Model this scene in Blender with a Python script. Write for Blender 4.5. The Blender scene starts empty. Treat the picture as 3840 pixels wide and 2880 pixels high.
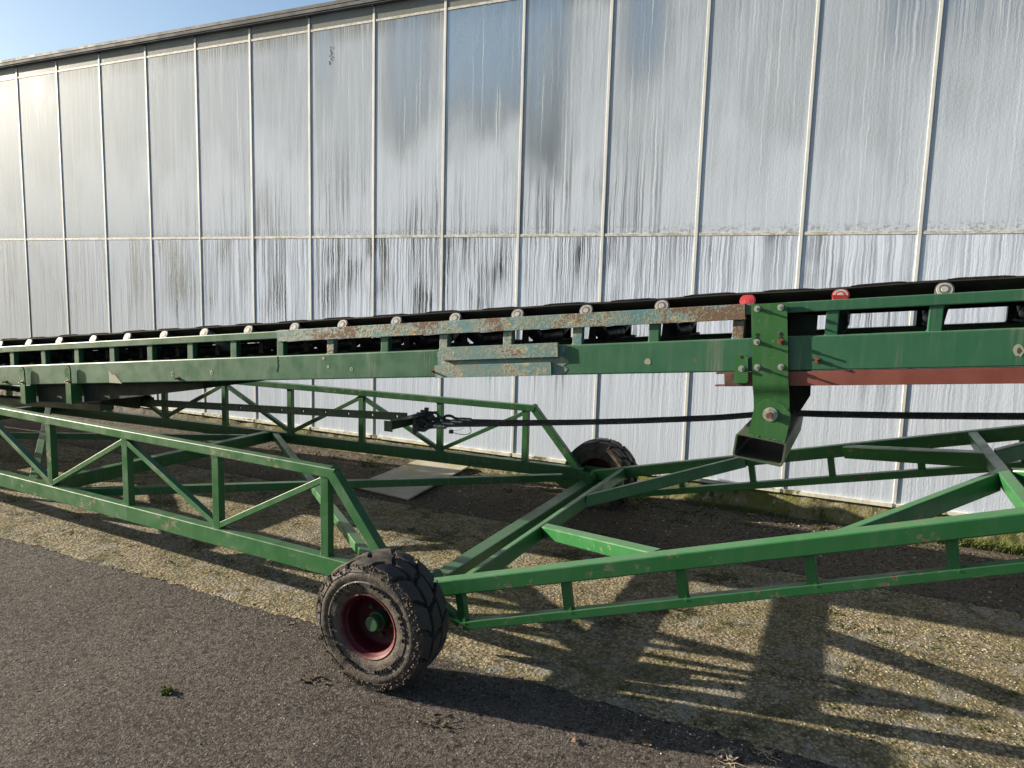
import bpy, bmesh, math, random
import numpy as np
from mathutils import Vector, Matrix, noise as mnoise
random.seed(7); np.random.seed(7)
SC = bpy.context.scene
COL = SC.collection
R = math.radians

# ------------------------------------------------------------ camera
cam_d = bpy.data.cameras.new('camera'); cam = bpy.data.objects.new('camera', cam_d); COL.objects.link(cam)
cam_d.sensor_width = 36.0; cam_d.lens = 2766.0/3840.0*36.0; cam_d.clip_start = 0.05; cam_d.clip_end = 2000
_f = 2766.0
_dn = Vector((-617.0, 22073.0, _f)).normalized()
_w = -Vector((-5849.0, -510.0, _f)).normalized()
_w = (_w - _dn*_w.dot(_dn)).normalized()
_up = -_dn; _yy = _up.cross(_w)
RX = Vector((_w.x, _yy.x, _up.x)); RY = Vector((_w.y, _yy.y, _up.y)); RZ = Vector((_w.z, _yy.z, _up.z))
cam.matrix_world = Matrix(((RX.x, -RY.x, -RZ.x, 0), (RX.y, -RY.y, -RZ.y, 0), (RX.z, -RY.z, -RZ.z, 1.6), (0, 0, 0, 1)))
SC.camera = cam

# ------------------------------------------------------------ light
SUN = Vector((3.6, 0.75, -1.0)).normalized()
sd = bpy.data.lights.new('sun', 'SUN'); sd.energy = 5.0; sd.angle = R(0.55); sd.color = (1.0, 0.89, 0.73)
so = bpy.data.objects.new('sun', sd); COL.objects.link(so)
so.rotation_euler = SUN.to_track_quat('-Z', 'Y').to_euler(); so.location = (-20, -6, 12)
W = bpy.data.worlds.new('World'); SC.world = W; W.use_nodes = True
wn = W.node_tree.nodes; wl = W.node_tree.links
sky = wn.new('ShaderNodeTexSky'); sky.sky_type = 'NISHITA'; sky.sun_disc = False
sky.sun_elevation = math.asin(-SUN.z); sky.sun_rotation = math.atan2(-SUN.x, -SUN.y)
sky.air_density = 1.0; sky.dust_density = 1.5; sky.ozone_density = 2.0; sky.altitude = 10
wn['Background'].inputs['Strength'].default_value = 0.07
wl.new(sky.outputs[0], wn['Background'].inputs[0])
SC.view_settings.view_transform = 'Standard'; SC.view_settings.look = 'None'
SC.view_settings.exposure = 1.45; SC.view_settings.gamma = 1.0
try: SC.view_settings.use_curve_mapping = False
except Exception: pass
SC.cycles.max_bounces = 8; SC.cycles.caustics_reflective = False; SC.cycles.caustics_refractive = False
SC.cycles.use_denoising = True

# ------------------------------------------------------------ node helper
class NT:
    def __init__(s, name):
        s.m = bpy.data.materials.new(name); s.m.use_nodes = True
        s.t = s.m.node_tree; s.b = s.t.nodes['Principled BSDF']; s.out = s.t.nodes['Material Output']
        s.pos = None
    def n(s, k, **kw):
        x = s.t.nodes.new(k)
        for a, b in kw.items(): setattr(x, a, b)
        return x
    def set(s, sock, v):
        if isinstance(v, bpy.types.NodeSocket): s.t.links.new(v, sock)
        elif isinstance(v, (tuple, list)) and len(v) == 3 and sock.type == 'RGBA': sock.default_value = (*v, 1)
        else: sock.default_value = v
    def P(s):
        if s.pos is None: s.pos = s.n('ShaderNodeNewGeometry').outputs['Position']
        return s.pos
    def vmul(s, v, sc):
        x = s.n('ShaderNodeVectorMath', operation='MULTIPLY'); s.set(x.inputs[0], v); x.inputs[1].default_value = sc; return x.outputs[0]
    def vadd(s, v, w):
        x = s.n('ShaderNodeVectorMath', operation='ADD'); s.set(x.inputs[0], v); s.set(x.inputs[1], w); return x.outputs[0]
    def noise(s, sc, det=4, rough=0.55, v=None, vs=None, dist=0, col=False):
        v = s.P() if v is None else v
        if vs: v = s.vmul(v, vs)
        x = s.n('ShaderNodeTexNoise'); s.set(x.inputs['Vector'], v)
        x.inputs['Scale'].default_value = sc; x.inputs['Detail'].default_value = det
        x.inputs['Roughness'].default_value = rough; x.inputs['Distortion'].default_value = dist
        return x.outputs['Color' if col else 'Fac']
    def vor(s, sc, feat='F1', v=None, out='Distance', rnd=1):
        v = s.P() if v is None else v
        x = s.n('ShaderNodeTexVoronoi', feature=feat); s.set(x.inputs['Vector'], v); x.inputs['Scale'].default_value = sc
        x.inputs['Randomness'].default_value = rnd
        return x.outputs[out]
    def mr(s, v, a, b, c=0, d=1, smooth=True):
        x = s.n('ShaderNodeMapRange'); x.interpolation_type = 'SMOOTHSTEP' if smooth else 'LINEAR'
        s.set(x.inputs[0], v); x.inputs[1].default_value = a; x.inputs[2].default_value = b; x.inputs[3].default_value = c; x.inputs[4].default_value = d
        return x.outputs[0]
    def ma(s, op, a, b=0.0, c=0.0):
        x = s.n('ShaderNodeMath', operation=op); s.set(x.inputs[0], a); s.set(x.inputs[1], b); s.set(x.inputs[2], c); return x.outputs[0]
    def mul(s, a, b): return s.ma('MULTIPLY', a, b)
    def add(s, a, b): return s.ma('ADD', a, b)
    def mix(s, f, a, b, mode='MIX'):
        x = s.n('ShaderNodeMix', data_type='RGBA', blend_type=mode)
        s.set(x.inputs[0], f); s.set(x.inputs[6], a); s.set(x.inputs[7], b); return x.outputs[2]
    def sep(s, v=None):
        x = s.n('ShaderNodeSeparateXYZ'); s.set(x.inputs[0], s.P() if v is None else v); return x.outputs
    def comb(s, x_, y_, z_):
        x = s.n('ShaderNodeCombineXYZ'); s.set(x.inputs[0], x_); s.set(x.inputs[1], y_); s.set(x.inputs[2], z_); return x.outputs[0]
    def bump(s, h, dist, st=1.0, nrm=None):
        x = s.n('ShaderNodeBump'); s.set(x.inputs['Height'], h); x.inputs['Distance'].default_value = dist; x.inputs['Strength'].default_value = st
        if nrm is not None: s.set(x.inputs['Normal'], nrm)
        return x.outputs[0]
    def fin(s, col, rough=0.5, metal=0.0, spec=0.5, nrm=None, coat=0.0):
        s.set(s.b.inputs['Base Color'], col); s.set(s.b.inputs['Roughness'], rough); s.set(s.b.inputs['Metallic'], metal)
        s.set(s.b.inputs['Specular IOR Level'], spec); s.b.inputs['Coat Weight'].default_value = coat
        if nrm is not None: s.set(s.b.inputs['Normal'], nrm)
        return s.m

def paint(name, base, alt, rough=0.38, rust=0.585, chalk=0.35, top_highlight=0.3):
    s = NT(name)
    big = s.noise(1.3, 4); mid = s.noise(9, 5, 0.6)
    col = s.mix(s.mr(big, 0.35, 0.68), base, alt)
    col = s.mix(s.mul(s.mr(s.noise(6, 5, 0.6, vs=(5, 5, 0.6)), 0.5, 0.72), chalk), col, (0.11, 0.15, 0.10))
    nz = s.sep(s.n('ShaderNodeNewGeometry').outputs['Normal'])[2]
    top = s.mr(nz, 0.6, 0.95)
    col = s.mix(s.mul(top, s.mr(mid, 0.3, 0.8, 0.1, top_highlight + 0.1)), col, (0.13, 0.16, 0.11))  # upward faces mixed paler: a top highlight put into the paint colour
    chip = s.noise(26, 8, 0.68)
    blot = s.noise(3.1, 3, v=s.vadd(s.P(), (7.1, 3.3, 1.7)))
    c = s.mul(s.mr(chip, rust, rust + 0.03), s.mr(blot, 0.5, 0.62))
    ru = s.mix(s.noise(60, 3), (0.16, 0.05, 0.025), (0.09, 0.035, 0.02))
    rim = s.mul(s.mr(chip, rust - 0.025, rust), s.mr(blot, 0.48, 0.6))
    col = s.mix(s.mul(rim, 0.5), col, (0.2, 0.2, 0.13))
    col = s.mix(c, col, ru)
    h = s.add(s.mul(mid, 0.3), s.mul(s.noise(140, 3), 0.12))
    h = s.ma('SUBTRACT', h, s.mul(c, 0.35))
    rr = s.add(s.mr(mid, 0.3, 0.75, rough - 0.08, rough + 0.14), s.mul(c, 0.35))
    return s.fin(col, rr, 0, 0.5, s.bump(h, 0.0018, 0.6))

M = {}
M['frame'] = paint('green_frame_paint', (0.017, 0.092, 0.027), (0.024, 0.108, 0.033), 0.36)
M['lift'] = paint('bright_green_paint', (0.017, 0.108, 0.030), (0.025, 0.128, 0.037), 0.36, chalk=.2, rust=0.605)
M['dark_green'] = paint('dark_green_paint', (0.014, 0.05, 0.023), (0.024, 0.055, 0.028), 0.5)
M['plate'] = paint('bracket_green_paint', (0.022, 0.105, 0.024), (0.036, 0.10, 0.03), 0.42, rust=0.66)

def boom_paint():
    s = NT('weathered_boom_green')
    big = s.noise(1.1, 4); mid = s.noise(9, 5, 0.6)
    col = s.mix(s.mr(big, 0.35, 0.68), (0.018, 0.088, 0.042), (0.025, 0.103, 0.051))
    x, y, z = s.sep()
    # grey water stains that run down from the foot of each post
    fr = s.ma('FRACT', s.ma('DIVIDE', s.add(x, 20.0 + 0.135 + 0.1875), 0.3757))
    d = s.ma('ABSOLUTE', s.ma('SUBTRACT', fr, 0.5))
    band = s.mr(s.add(d, s.mul(s.ma('SUBTRACT', s.noise(14, 3, vs=(1, 1, .15)), 0.5), 0.16)), 0.02, 0.13, 1, 0)
    st = s.mul(band, s.mr(s.noise(2.3, 2), 0.35, 0.62))
    vs = s.mr(s.noise(5, 5, 0.6, vs=(9, 2, 0.5)), 0.46, 0.7)
    col = s.mix(s.mul(s.mul(st, vs), 0.95), col, (0.15, 0.16, 0.125))
    col = s.mix(s.mul(vs, 0.2), col, (0.1, 0.16, 0.11))
    nz = s.sep(s.n('ShaderNodeNewGeometry').outputs['Normal'])[2]
    col = s.mix(s.mul(s.mr(nz, 0.5, 0.95), 0.4), col, (0.16, 0.22, 0.15))
    spots = s.mul(s.mr(s.noise(20, 6, 0.65), 0.64, 0.66), s.mr(s.noise(1.7, 2), 0.5, 0.6))
    col = s.mix(spots, col, (0.16, 0.08, 0.05))
    h = s.add(s.mul(mid, 0.4), s.mul(s.noise(120, 3), 0.1))
    return s.fin(col, s.mr(mid, .3, .75, .36, .55), 0, 0.45, s.bump(h, 0.002, 0.6))
M['boom'] = boom_paint()

def teal_rust(name, th, brown):
    s = NT(name)
    b = s.noise(3.2, 3); f = s.noise(60, 9, 0.75); m2 = s.noise(9, 6, 0.65, vs=(1, 1, 2))
    base = s.mix(s.mr(m2, .35, .65), (0.08, 0.175, 0.18), (0.12, 0.21, 0.195))
    base = s.mix(s.mul(s.mr(s.noise(30, 6, 0.6), 0.5, 0.62), s.mr(b, 0.42, 0.6)), base, (0.32, 0.28, 0.15))
    k = s.mr(s.add(s.mul(f, 0.6), s.mul(s.add(b, m2), 0.38)), th, th + 0.11)
    rc = s.mix(s.noise(55, 4), (0.17, 0.075, 0.035), brown)
    base = s.mix(s.mul(s.mr(m2, .4, .6), .5), base, (0.16, 0.15, 0.095))
    col = s.mix(s.mul(k, .85), base, rc)
    return s.fin(col, s.mr(k, 0, 1, .5, .85), 0, 0.35, s.bump(s.add(f, s.mul(k, 0.4)), 0.003, 0.8))
M['teal'] = teal_rust('turquoise_paint_with_rust', 0.72, (0.1, 0.045, 0.025))
M['teal_rusty'] = teal_rust('rust_over_turquoise', 0.66, (0.1, 0.058, 0.036))

def simple(name, c1, c2, sc, rough, metal=0, spec=0.5, bd=0.001, vs=None, det=5):
    s = NT(name); n = s.noise(sc, det, 0.6, vs=vs)
    return s.fin(s.mix(s.mr(n, .35, .65), c1, c2), s.mr(n, .3, .7, rough, min(1, rough + 0.15)), metal, spec, s.bump(s.noise(sc*4, 4), bd, 0.7))
M['red'] = simple('red_oxide_primer', (0.14, 0.036, 0.024), (0.18, 0.052, 0.036), 5, 0.5)
M['rust'] = simple('bare_rusty_steel', (0.12, 0.05, 0.03), (0.06, 0.035, 0.028), 22, 0.8, bd=0.002)
M['zinc'] = simple('zinc_plated_steel', (0.55, 0.54, 0.5), (0.38, 0.36, 0.32), 90, 0.35, 0.85)
M['rustbolt'] = simple('rusted_bolt', (0.22, 0.09, 0.05), (0.1, 0.05, 0.035), 120, 0.75, 0.3)
M['cap'] = simple('pale_roller_cap', (0.34, 0.335, 0.31), (0.24, 0.235, 0.22), 60, 0.5, 0.1, bd=.0001)
M['cap_ring'] = simple('dark_roller_rim', (0.13, 0.125, 0.115), (0.07, 0.065, 0.06), 60, 0.5, 0.3, bd=.0001)
M['cap_red'] = simple('red_roller_cap', (0.42, 0.03, 0.035), (0.33, 0.03, 0.035), 40, 0.5, bd=.0001)
M['rollersteel'] = simple('roller_tube_steel', (0.1, 0.1, 0.1), (0.045, 0.04, 0.037), 20, 0.5, 0.5)
M['rollerpale'] = simple('pale_grey_roller_tube', (0.3, 0.36, 0.4), (0.2, 0.24, 0.27), 20, 0.5, 0.1)
M['rubber'] = simple('black_belt_rubber', (0.017, 0.017, 0.018), (0.032, 0.03, 0.028), 12, 0.75, 0, 0.3, 0.002)
M['rope'] = simple('dark_wire_rope', (0.055, 0.055, 0.06), (0.025, 0.025, 0.028), 80, 0.5, 0.4)
M['shackle'] = simple('galvanised_shackle', (0.1, 0.11, 0.12), (0.06, 0.06, 0.065), 40, 0.55, 0.6)
M['ferrule'] = simple('dull_aluminium_ferrule', (0.35, 0.36, 0.37), (0.2, 0.2, 0.21), 40, 0.4, 0.8)
M['inside'] = simple('dark_steel_with_shade', (0.008, 0.02, 0.012), (0.012, 0.013, 0.011), 10, 0.7, 0, 0.3)  # near-black steel, also carries the slide tray's shade in its colour
M['maroon'] = simple('maroon_rim_paint', (0.066, 0.004, 0.008), (0.042, 0.004, 0.007), 8, 0.5, 0, 0.25, bd=0.0008)
M['maroon_worn'] = simple('worn_rim_edge', (0.09, 0.007, 0.012), (0.12, 0.04, 0.03), 36, 0.5, 0, 0.25, bd=0.001)
M['hubgreen'] = simple('green_hub_paint', (0.02, 0.09, 0.03), (0.03, 0.07, 0.03), 15, 0.4)
M['alu'] = simple('weathered_aluminium_bar', (0.6, 0.6, 0.55), (0.48, 0.49, 0.46), 18, 0.5, 0, 0.5, 0.0006, vs=(1, 1, .2))
M['darktrim'] = simple('black_gutter_trim', (0.03, 0.03, 0.03), (0.05, 0.048, 0.045), 12, 0.6)
M['gutter'] = simple('grey_aluminium_gutter', (0.13, 0.135, 0.14), (0.10, 0.105, 0.11), 6, 0.7, 0, 0.2)
M['paintchip'] = simple('pale_primer_patch', (0.2, 0.27, 0.17), (0.26, 0.26, 0.2), 120, 0.6)
M['leaf'] = simple('dry_brown_leaf', (0.25, 0.16, 0.09), (0.13, 0.08, 0.05), 60, 0.8)
M['twig'] = simple('pale_dry_twig', (0.36, 0.29, 0.2), (0.2, 0.15, 0.1), 60, 0.8)
M['stone1'] = simple('pale_pebble', (0.5, 0.48, 0.42), (0.34, 0.32, 0.27), 70, 0.7)
M['stone2'] = simple('tan_pebble', (0.42, 0.35, 0.23), (0.3, 0.25, 0.16), 70, 0.75)
M['stone3'] = simple('grey_pebble', (0.16, 0.15, 0.13), (0.1, 0.09, 0.08), 70, 0.75)
M['moss'] = simple('green_moss', (0.07, 0.085, 0.014), (0.035, 0.045, 0.01), 80, 0.95, 0, 0.1, 0.004)
M['grass'] = simple('grass_blade', (0.08, 0.13, 0.025), (0.16, 0.17, 0.06), 30, 0.7, 0, 0.2)
M['mudlump'] = simple('dried_mud', (0.14, 0.11, 0.08), (0.075, 0.058, 0.043), 60, 0.95, 0, 0.15, 0.004)

def weathered_metal_rail():
    s = NT('pitted_white_transom')
    a = s.noise(30, 6, 0.65, vs=(1, 1, 3)); col = s.mix(s.mr(a, .4, .66), (0.55, 0.545, 0.5), (0.27, 0.26, 0.24))
    g = s.mul(s.mr(s.noise(7, 4), .52, .66), 0.5)
    col = s.mix(g, col, (0.3, 0.3, 0.12))
    return s.fin(col, 0.6, 0, 0.4, s.bump(a, 0.001, 0.6))
M['transom'] = weathered_metal_rail()
def sill_mat():
    s = NT('mossy_white_sill')
    a = s.noise(14, 6, 0.65); col = s.mix(s.mr(a, .4, .66), (0.74, 0.72, 0.62), (0.5, 0.48, 0.38))
    col = s.mix(s.mr(s.noise(5, 6, .7), .55, .62), col, (0.13, 0.12, 0.04))
    return s.fin(col, 0.6, 0, 0.4, s.bump(a, 0.001, 0.6))
M['sill'] = sill_mat()

def tube_mat():
    s = NT('scraped_green_square_tube')
    a = s.noise(10, 6, 0.65, vs=(1.4, .5, 1.4)); col = s.mix(s.mr(a, .4, .6), (0.03, 0.08, 0.035), (0.075, 0.075, 0.05))
    col = s.mix(s.mr(s.noise(26, 7, .7), .6, .66), col, (0.14, 0.08, 0.05))
    return s.fin(col, 0.55, 0, 0.4, s.bump(a, 0.002, 0.6))
M['tube'] = tube_mat()

def glass_mat(kind):
    s = NT('wet_figured_glass_' + kind)
    tc = s.n('ShaderNodeTexCoord').outputs['Object']
    oi = s.n('ShaderNodeObjectInfo').outputs['Random']
    x, y, z = s.sep(tc)
    seed = s.mul(oi, 37.0)
    # runs wander sideways as they fall
    wob = s.mul(s.ma('SUBTRACT', s.noise(1, 3, .6, v=s.comb(s.add(s.mul(x, 9), seed), seed, s.mul(z, 7))), 0.5), 0.03)
    wob2 = s.mul(s.ma('SUBTRACT', s.noise(1, 1, .5, v=s.comb(s.mul(x, 3), seed, s.mul(z, 45))), 0.5), 0.006)
    xs = s.add(s.add(x, wob), wob2)
    def runs(f, zf, off, det=3):
        return s.noise(1, det, .6, v=s.comb(s.mul(xs, f*1.7), s.add(seed, off), s.mul(z, zf)))
    r1 = runs(60, 0.7, 1.0, 2); r2 = runs(26, 0.5, 5.0, 3); r3 = runs(120, 1.6, 9.0, 2)
    blot = s.noise(1, 3, .55, v=s.comb(s.add(s.mul(x, 2.2), seed), seed, s.mul(z, 1.1)))
    wx = s.sep()[0]
    if kind == 'lower':
        # strong runs under the transom that fade into an even white film lower down; most marked in the middle bays
        fade = s.mr(s.add(z, s.mul(s.ma('SUBTRACT', r2, .5), 2.2)), 0.5, 1.7, 0, 1)
        midb = s.mul(s.mr(wx, -9.0, -5.5, 0.22, .8), s.mul(s.mr(blot, .3, .65, .45, 1.1), s.mr(wx, -2.2, 0.2, 1, 0.35)))
        streak = s.mr(s.add(s.mul(r1, .6), s.mul(r3, .4)), 0.46, 0.54, 1, 0)
        clear = s.mul(s.mul(streak, fade), midb)
        clear = s.add(clear, s.mul(s.mul(s.mr(blot, .52, .68), s.mr(r1, .5, .6, 1, 0)), s.mul(fade, midb)))
        base_clear = s.mul(s.mr(r2, .4, .65), 0.08)
        fine = s.mr(s.add(s.mul(r1, .5), s.mul(r3, .5)), .35, .65, 0, 1)
        film = s.mix(fine, (0.48, 0.54, 0.63), (0.64, 0.71, 0.82))
    elif kind == 'top':
        clear = s.mul(blot, .3); base_clear = 0.05
        film = s.mix(r1, (0.16, 0.165, 0.14), (0.27, 0.28, 0.245))
    else:
        # upper panes: even haze, low white tide at the foot, some bays clear
        foot = s.mr(s.add(z, s.mul(s.ma('SUBTRACT', blot, .5), 2.4)), 0.15, 1.15, 1, 0)
        streak = s.mr(r1, 0.5, 0.57, 1, 0)
        drips = s.mul(s.mr(r1, 0.60, 0.64), s.mr(r2, .47, .6))
        def win(a, b, e=.08): return s.mul(s.mr(wx, a-e, a+e, 0, 1), s.mr(wx, b-e, b+e, 1, 0))
        hz = lambda a, b: s.mr(s.add(z, s.mul(s.ma('SUBTRACT', blot, .5), .8)), a, b, 0, 1)
        c0 = s.mul(win(-3.28, -2.575, .02), s.mul(hz(.2, 1.3), .7))
        c0 = s.ma('MAXIMUM', c0, s.mul(win(-3.86, -3.40, .12), s.mul(hz(.25, 1.3), .5)))
        c0 = s.ma('MAXIMUM', c0, s.mul(win(-2.56, -2.2, .09), s.mul(hz(.2, .9), .68)))
        c0 = s.ma('MAXIMUM', c0, s.mul(win(-1.76, -1.45, .12), s.mul(hz(.9, 1.5), .6)))
        c0 = s.ma('MAXIMUM', c0, s.mul(win(-.05, .75, .12), s.mul(s.mul(hz(1.0, 1.6), .7), s.mr(r1, .42, .56, 1, .2))))
        c0 = s.ma('MAXIMUM', c0, s.mul(win(-4.62, -4.45, .08), s.mul(hz(.9, 1.5), .5)))
        c1 = s.mul(s.mr(s.add(z, s.mul(s.ma('SUBTRACT', r2, .5), 1.2)), 1.2, 1.8), s.mul(s.mr(blot, .45, .75), 0.6))
        clear = s.ma('MAXIMUM', c0, s.mul(c1, 0.8))
        clear = s.mul(clear, s.ma('SUBTRACT', 1.0, s.mul(foot, .85)))
        clear = s.mul(clear, s.ma('SUBTRACT', 1.0, s.mul(drips, .9)))
        dk = s.mul(s.mul(s.mr(z, 1.0, .15), s.mr(r1, 0.49, 0.54, 1, 0)), s.mul(s.mr(r2, .42, .56), s.mr(wx, -8.0, -5, 0.4, 1)))
        clear = s.ma('MAXIMUM', clear, s.mul(dk, s.mul(s.mr(blot, .35, .6, .25, 1), s.mr(wx, -1.8, -1.0, .7, .1))))
        base_clear = 0.06
        film = s.mix(s.mr(s.add(s.mul(r1, .5), s.mul(r3, .5)), .38, .62), (0.35, 0.40, 0.46), (0.45, 0.51, 0.58))
        film = s.mix(s.mul(s.mr(s.noise(1, 3, .6, v=s.comb(s.mul(xs, 14), seed, s.mul(z, 1.5))), .35, .65), 0.3), film, (0.31, 0.34, 0.37))
        film = s.mix(foot, film, (0.50, 0.56, 0.64))
        film = s.mix(s.mul(drips, .7), film, (0.66, 0.70, 0.72))
        dirt = s.mul(s.mr(z, 1.62, 1.80), s.mr(r1, .35, .62, .9, .2))
        film = s.mix(dirt, film, (0.15, 0.15, 0.125))
        foot2 = s.mul(s.mr(z, .09, .02), s.mr(s.noise(1, 4, .7, v=s.comb(s.mul(x, 40), seed, s.mul(z, 60))), .5, .6))
        film = s.mix(s.mul(foot2, .6), film, (0.2, 0.19, 0.16))
    if kind != 'top':
        film = s.mix(s.mr(wx, -9, -4.5, .35, 0), film, (0.30, 0.33, 0.32))
    clear = s.ma('MINIMUM', s.add(clear, base_clear), 1.0)
    peb = s.noise(1, 2, .5, v=s.vmul(s.P(), (70, 70, 55)))
    ru = .8 if kind == 'lower' else .3
    hh = s.add(s.mul(peb, .8), s.add(s.mul(r1, ru), s.mul(r3, ru*.6)))
    nb = s.bump(hh, 0.0035, 0.26)
    nb2 = s.bump(peb, 0.004, 0.4)
    s.fin(film, 0.45, 0, 0.03, nb)
    g = s.n('ShaderNodeBsdfGlass'); g.inputs['Roughness'].default_value = 0.36; g.inputs['IOR'].default_value = 1.35
    g.inputs['Color'].default_value = (0.86, 0.9, 0.9, 1); s.set(g.inputs['Normal'], nb2)
    mx = s.n('ShaderNodeMixShader'); s.set(mx.inputs[0], clear)
    s.t.links.new(s.b.outputs[0], mx.inputs[1]); s.t.links.new(g.outputs[0], mx.inputs[2]); s.t.links.new(mx.outputs[0], s.out.inputs[0])
    return s.m
for k in ('upper', 'lower', 'top'): M['g_' + k] = glass_mat(k)

def asphalt(name, c1, c2, moss_amt):
    s = NT(name)
    p = s.P()
    ag = s.vor(150, v=p); agc = s.vor(150, v=p, out='Color'); big = s.noise(1.6, 5, .6); pit = s.noise(48, 4, .6, dist=.8)
    col = s.mix(s.mr(big, .3, .7), c1, c2)
    av = s.sep(agc)[0]
    col = s.mix(s.mr(av, .7, 1.0, 0, .8), col, (0.24, 0.215, 0.185))
    col = s.mix(s.mr(av, .0, .25, .5, 0), col, (0.035, 0.03, 0.028))
    col = s.mix(s.mul(s.mr(s.vor(23, v=p), .06, .03), 0.8), col, (0.36, 0.34, 0.3))
    col = s.mix(s.mr(pit, .36, .30, 0, .75), col, (0.02, 0.018, 0.017))
    m = s.mul(s.mr(s.noise(2.6, 6, .72), .60, .74), s.mr(s.noise(60, 4, .7), .42, .6))
    col = s.mix(s.mul(m, moss_amt), col, (0.07, 0.075, 0.02))
    col = s.mix(s.mul(s.mr(s.noise(4.5, 4, .6, v=s.vadd(p, (3, 9, 1))), .68, .8), .3), col, (0.24, 0.22, 0.19))
    pit2 = s.noise(42, 6, .7, dist=1.2, v=s.vadd(p, (5, 5, 5)))
    col = s.mix(s.mr(pit2, .45, .39, 0, .9), col, (0.018, 0.015, 0.013))
    h = s.add(s.mul(s.mr(pit, .28, .5), .5), s.add(s.mul(ag, -.3), s.mul(s.mr(pit2, .36, .48), 1.2)))
    h = s.add(h, s.mul(s.noise(75, 5, .7), .9))
    return s.fin(col, 0.88, 0, 0.2, s.bump(h, 0.024, 1.0))
M['asphalt'] = asphalt('worn_asphalt', (0.086, 0.072, 0.062), (0.126, 0.107, 0.092), 0.4)
M['verge'] = asphalt('earthy_old_asphalt', (0.115, 0.094, 0.068), (0.15, 0.125, 0.088), 0.9)

def concrete():
    s = NT('exposed_aggregate_concrete'); p = s.P()
    p2 = s.vadd(p, s.vmul(s.noise(40, 2, .5, col=True), (.012, .012, .012)))
    v1 = s.vor(62, v=p2); c1 = s.vor(62, v=p2, out='Color'); v2 = s.vor(135, v=p2); big = s.noise(1.2, 5, .65)
    cs = s.sep(c1)
    col = s.mix(cs[0], (0.36, 0.29, 0.165), (0.56, 0.47, 0.31))
    col = s.mix(s.mr(cs[1], .90, .93, 0, 1), col, (0.46, 0.44, 0.38))
    col = s.mix(s.mr(cs[2], .0, .2, .6, 0), col, (0.1, 0.08, 0.05))
    col = s.mix(s.mr(v1, .36, .58, 0, .8), col, (0.085, 0.068, 0.042))
    mort = s.mr(s.noise(7, 6, .75), .40, .56)
    col = s.mix(s.mul(mort, .3), col, (0.3, 0.255, 0.175))
    g = s.mr(s.noise(2.6, 7, .74, v=s.vadd(p, (2, 5, 0))), .44, .60)
    col = s.mix(s.mul(g, .5), col, (0.17, 0.155, 0.055))
    gg = s.mul(s.mr(s.noise(2.1, 7, .78, v=s.vadd(p, (8, 1, 0))), .52, .60), s.mr(s.noise(35, 5, .7), .36, .52))
    col = s.mix(s.mul(gg, .9), col, (0.035, 0.042, 0.010))
    col = s.mix(s.mul(s.mr(s.noise(3.4, 8, .78, v=s.vadd(p, (1, 7, 0))), .53, .58), .6), col, (0.3, 0.29, 0.26))
    col = s.mix(s.mul(s.mr(s.noise(9, 8, .8, v=s.vadd(p, (4, 7, 0))), .5, .58), .5), col, (0.06, 0.052, 0.03))
    col = s.mix(s.mr(s.noise(40, 6, .7), .42, .34, 0, .7), col, (0.05, 0.04, 0.027))
    h = s.add(s.mul(v1, -1.0), s.add(s.mul(v2, -.35), s.add(s.mul(s.noise(20, 3), .6), s.mul(s.noise(55, 6, .75), 1.5))))
    return s.fin(col, 0.88, 0, 0.2, s.bump(h, 0.016, 0.95))
M['concrete'] = concrete()

def plinth_mat():
    s = NT('mossy_concrete_plinth'); p = s.P(); x, y, z = s.sep()
    a = s.noise(14, 8, .7); col = s.mix(s.mr(a, .35, .65), (0.3, 0.27, 0.17), (0.2, 0.18, 0.11))
    m = s.mr(s.noise(4, 6, .7, vs=(1, 1, .6)), .4, .6); col = s.mix(s.mul(m, .85), col, (0.155, 0.16, 0.035))
    m2 = s.mr(s.noise(6, 7, .75, vs=(1.5, 1, .5)), .54, .62); col = s.mix(s.mul(m2, .8), col, (0.05, 0.055, 0.02))
    lich = s.mul(s.mr(s.noise(7, 7, .75, v=s.vadd(p, (4, 4, 4))), .58, .62), s.mr(x, -4, 1, .5, 1)); col = s.mix(lich, col, (0.45, 0.44, 0.38))
    left = s.mr(x, -7.5, -5.0, 1, 0); col = s.mix(left, col, (0.2, 0.19, 0.165))
    return s.fin(col, .95, 0, .15, s.bump(a, 0.03, 1.0))
M['plinth'] = plinth_mat()
def slab_mat():
    s = NT('pale_dusty_board'); a = s.noise(4, 7, .7); col = s.mix(s.mr(a, .35, .65), (0.34, 0.31, 0.24), (0.44, 0.41, 0.33))
    col = s.mix(s.mul(s.mr(s.noise(3, 5, .7, v=s.vadd(s.P(), (9, 2, 0))), .5, .62), .6), col, (0.3, 0.27, 0.1))
    col = s.mix(s.mr(s.noise(30, 3), .68, .72), col, (0.1, 0.08, 0.05))
    return s.fin(col, .8, 0, .3, s.bump(s.noise(80, 4), .001, .7))
M['slab'] = slab_mat()

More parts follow.
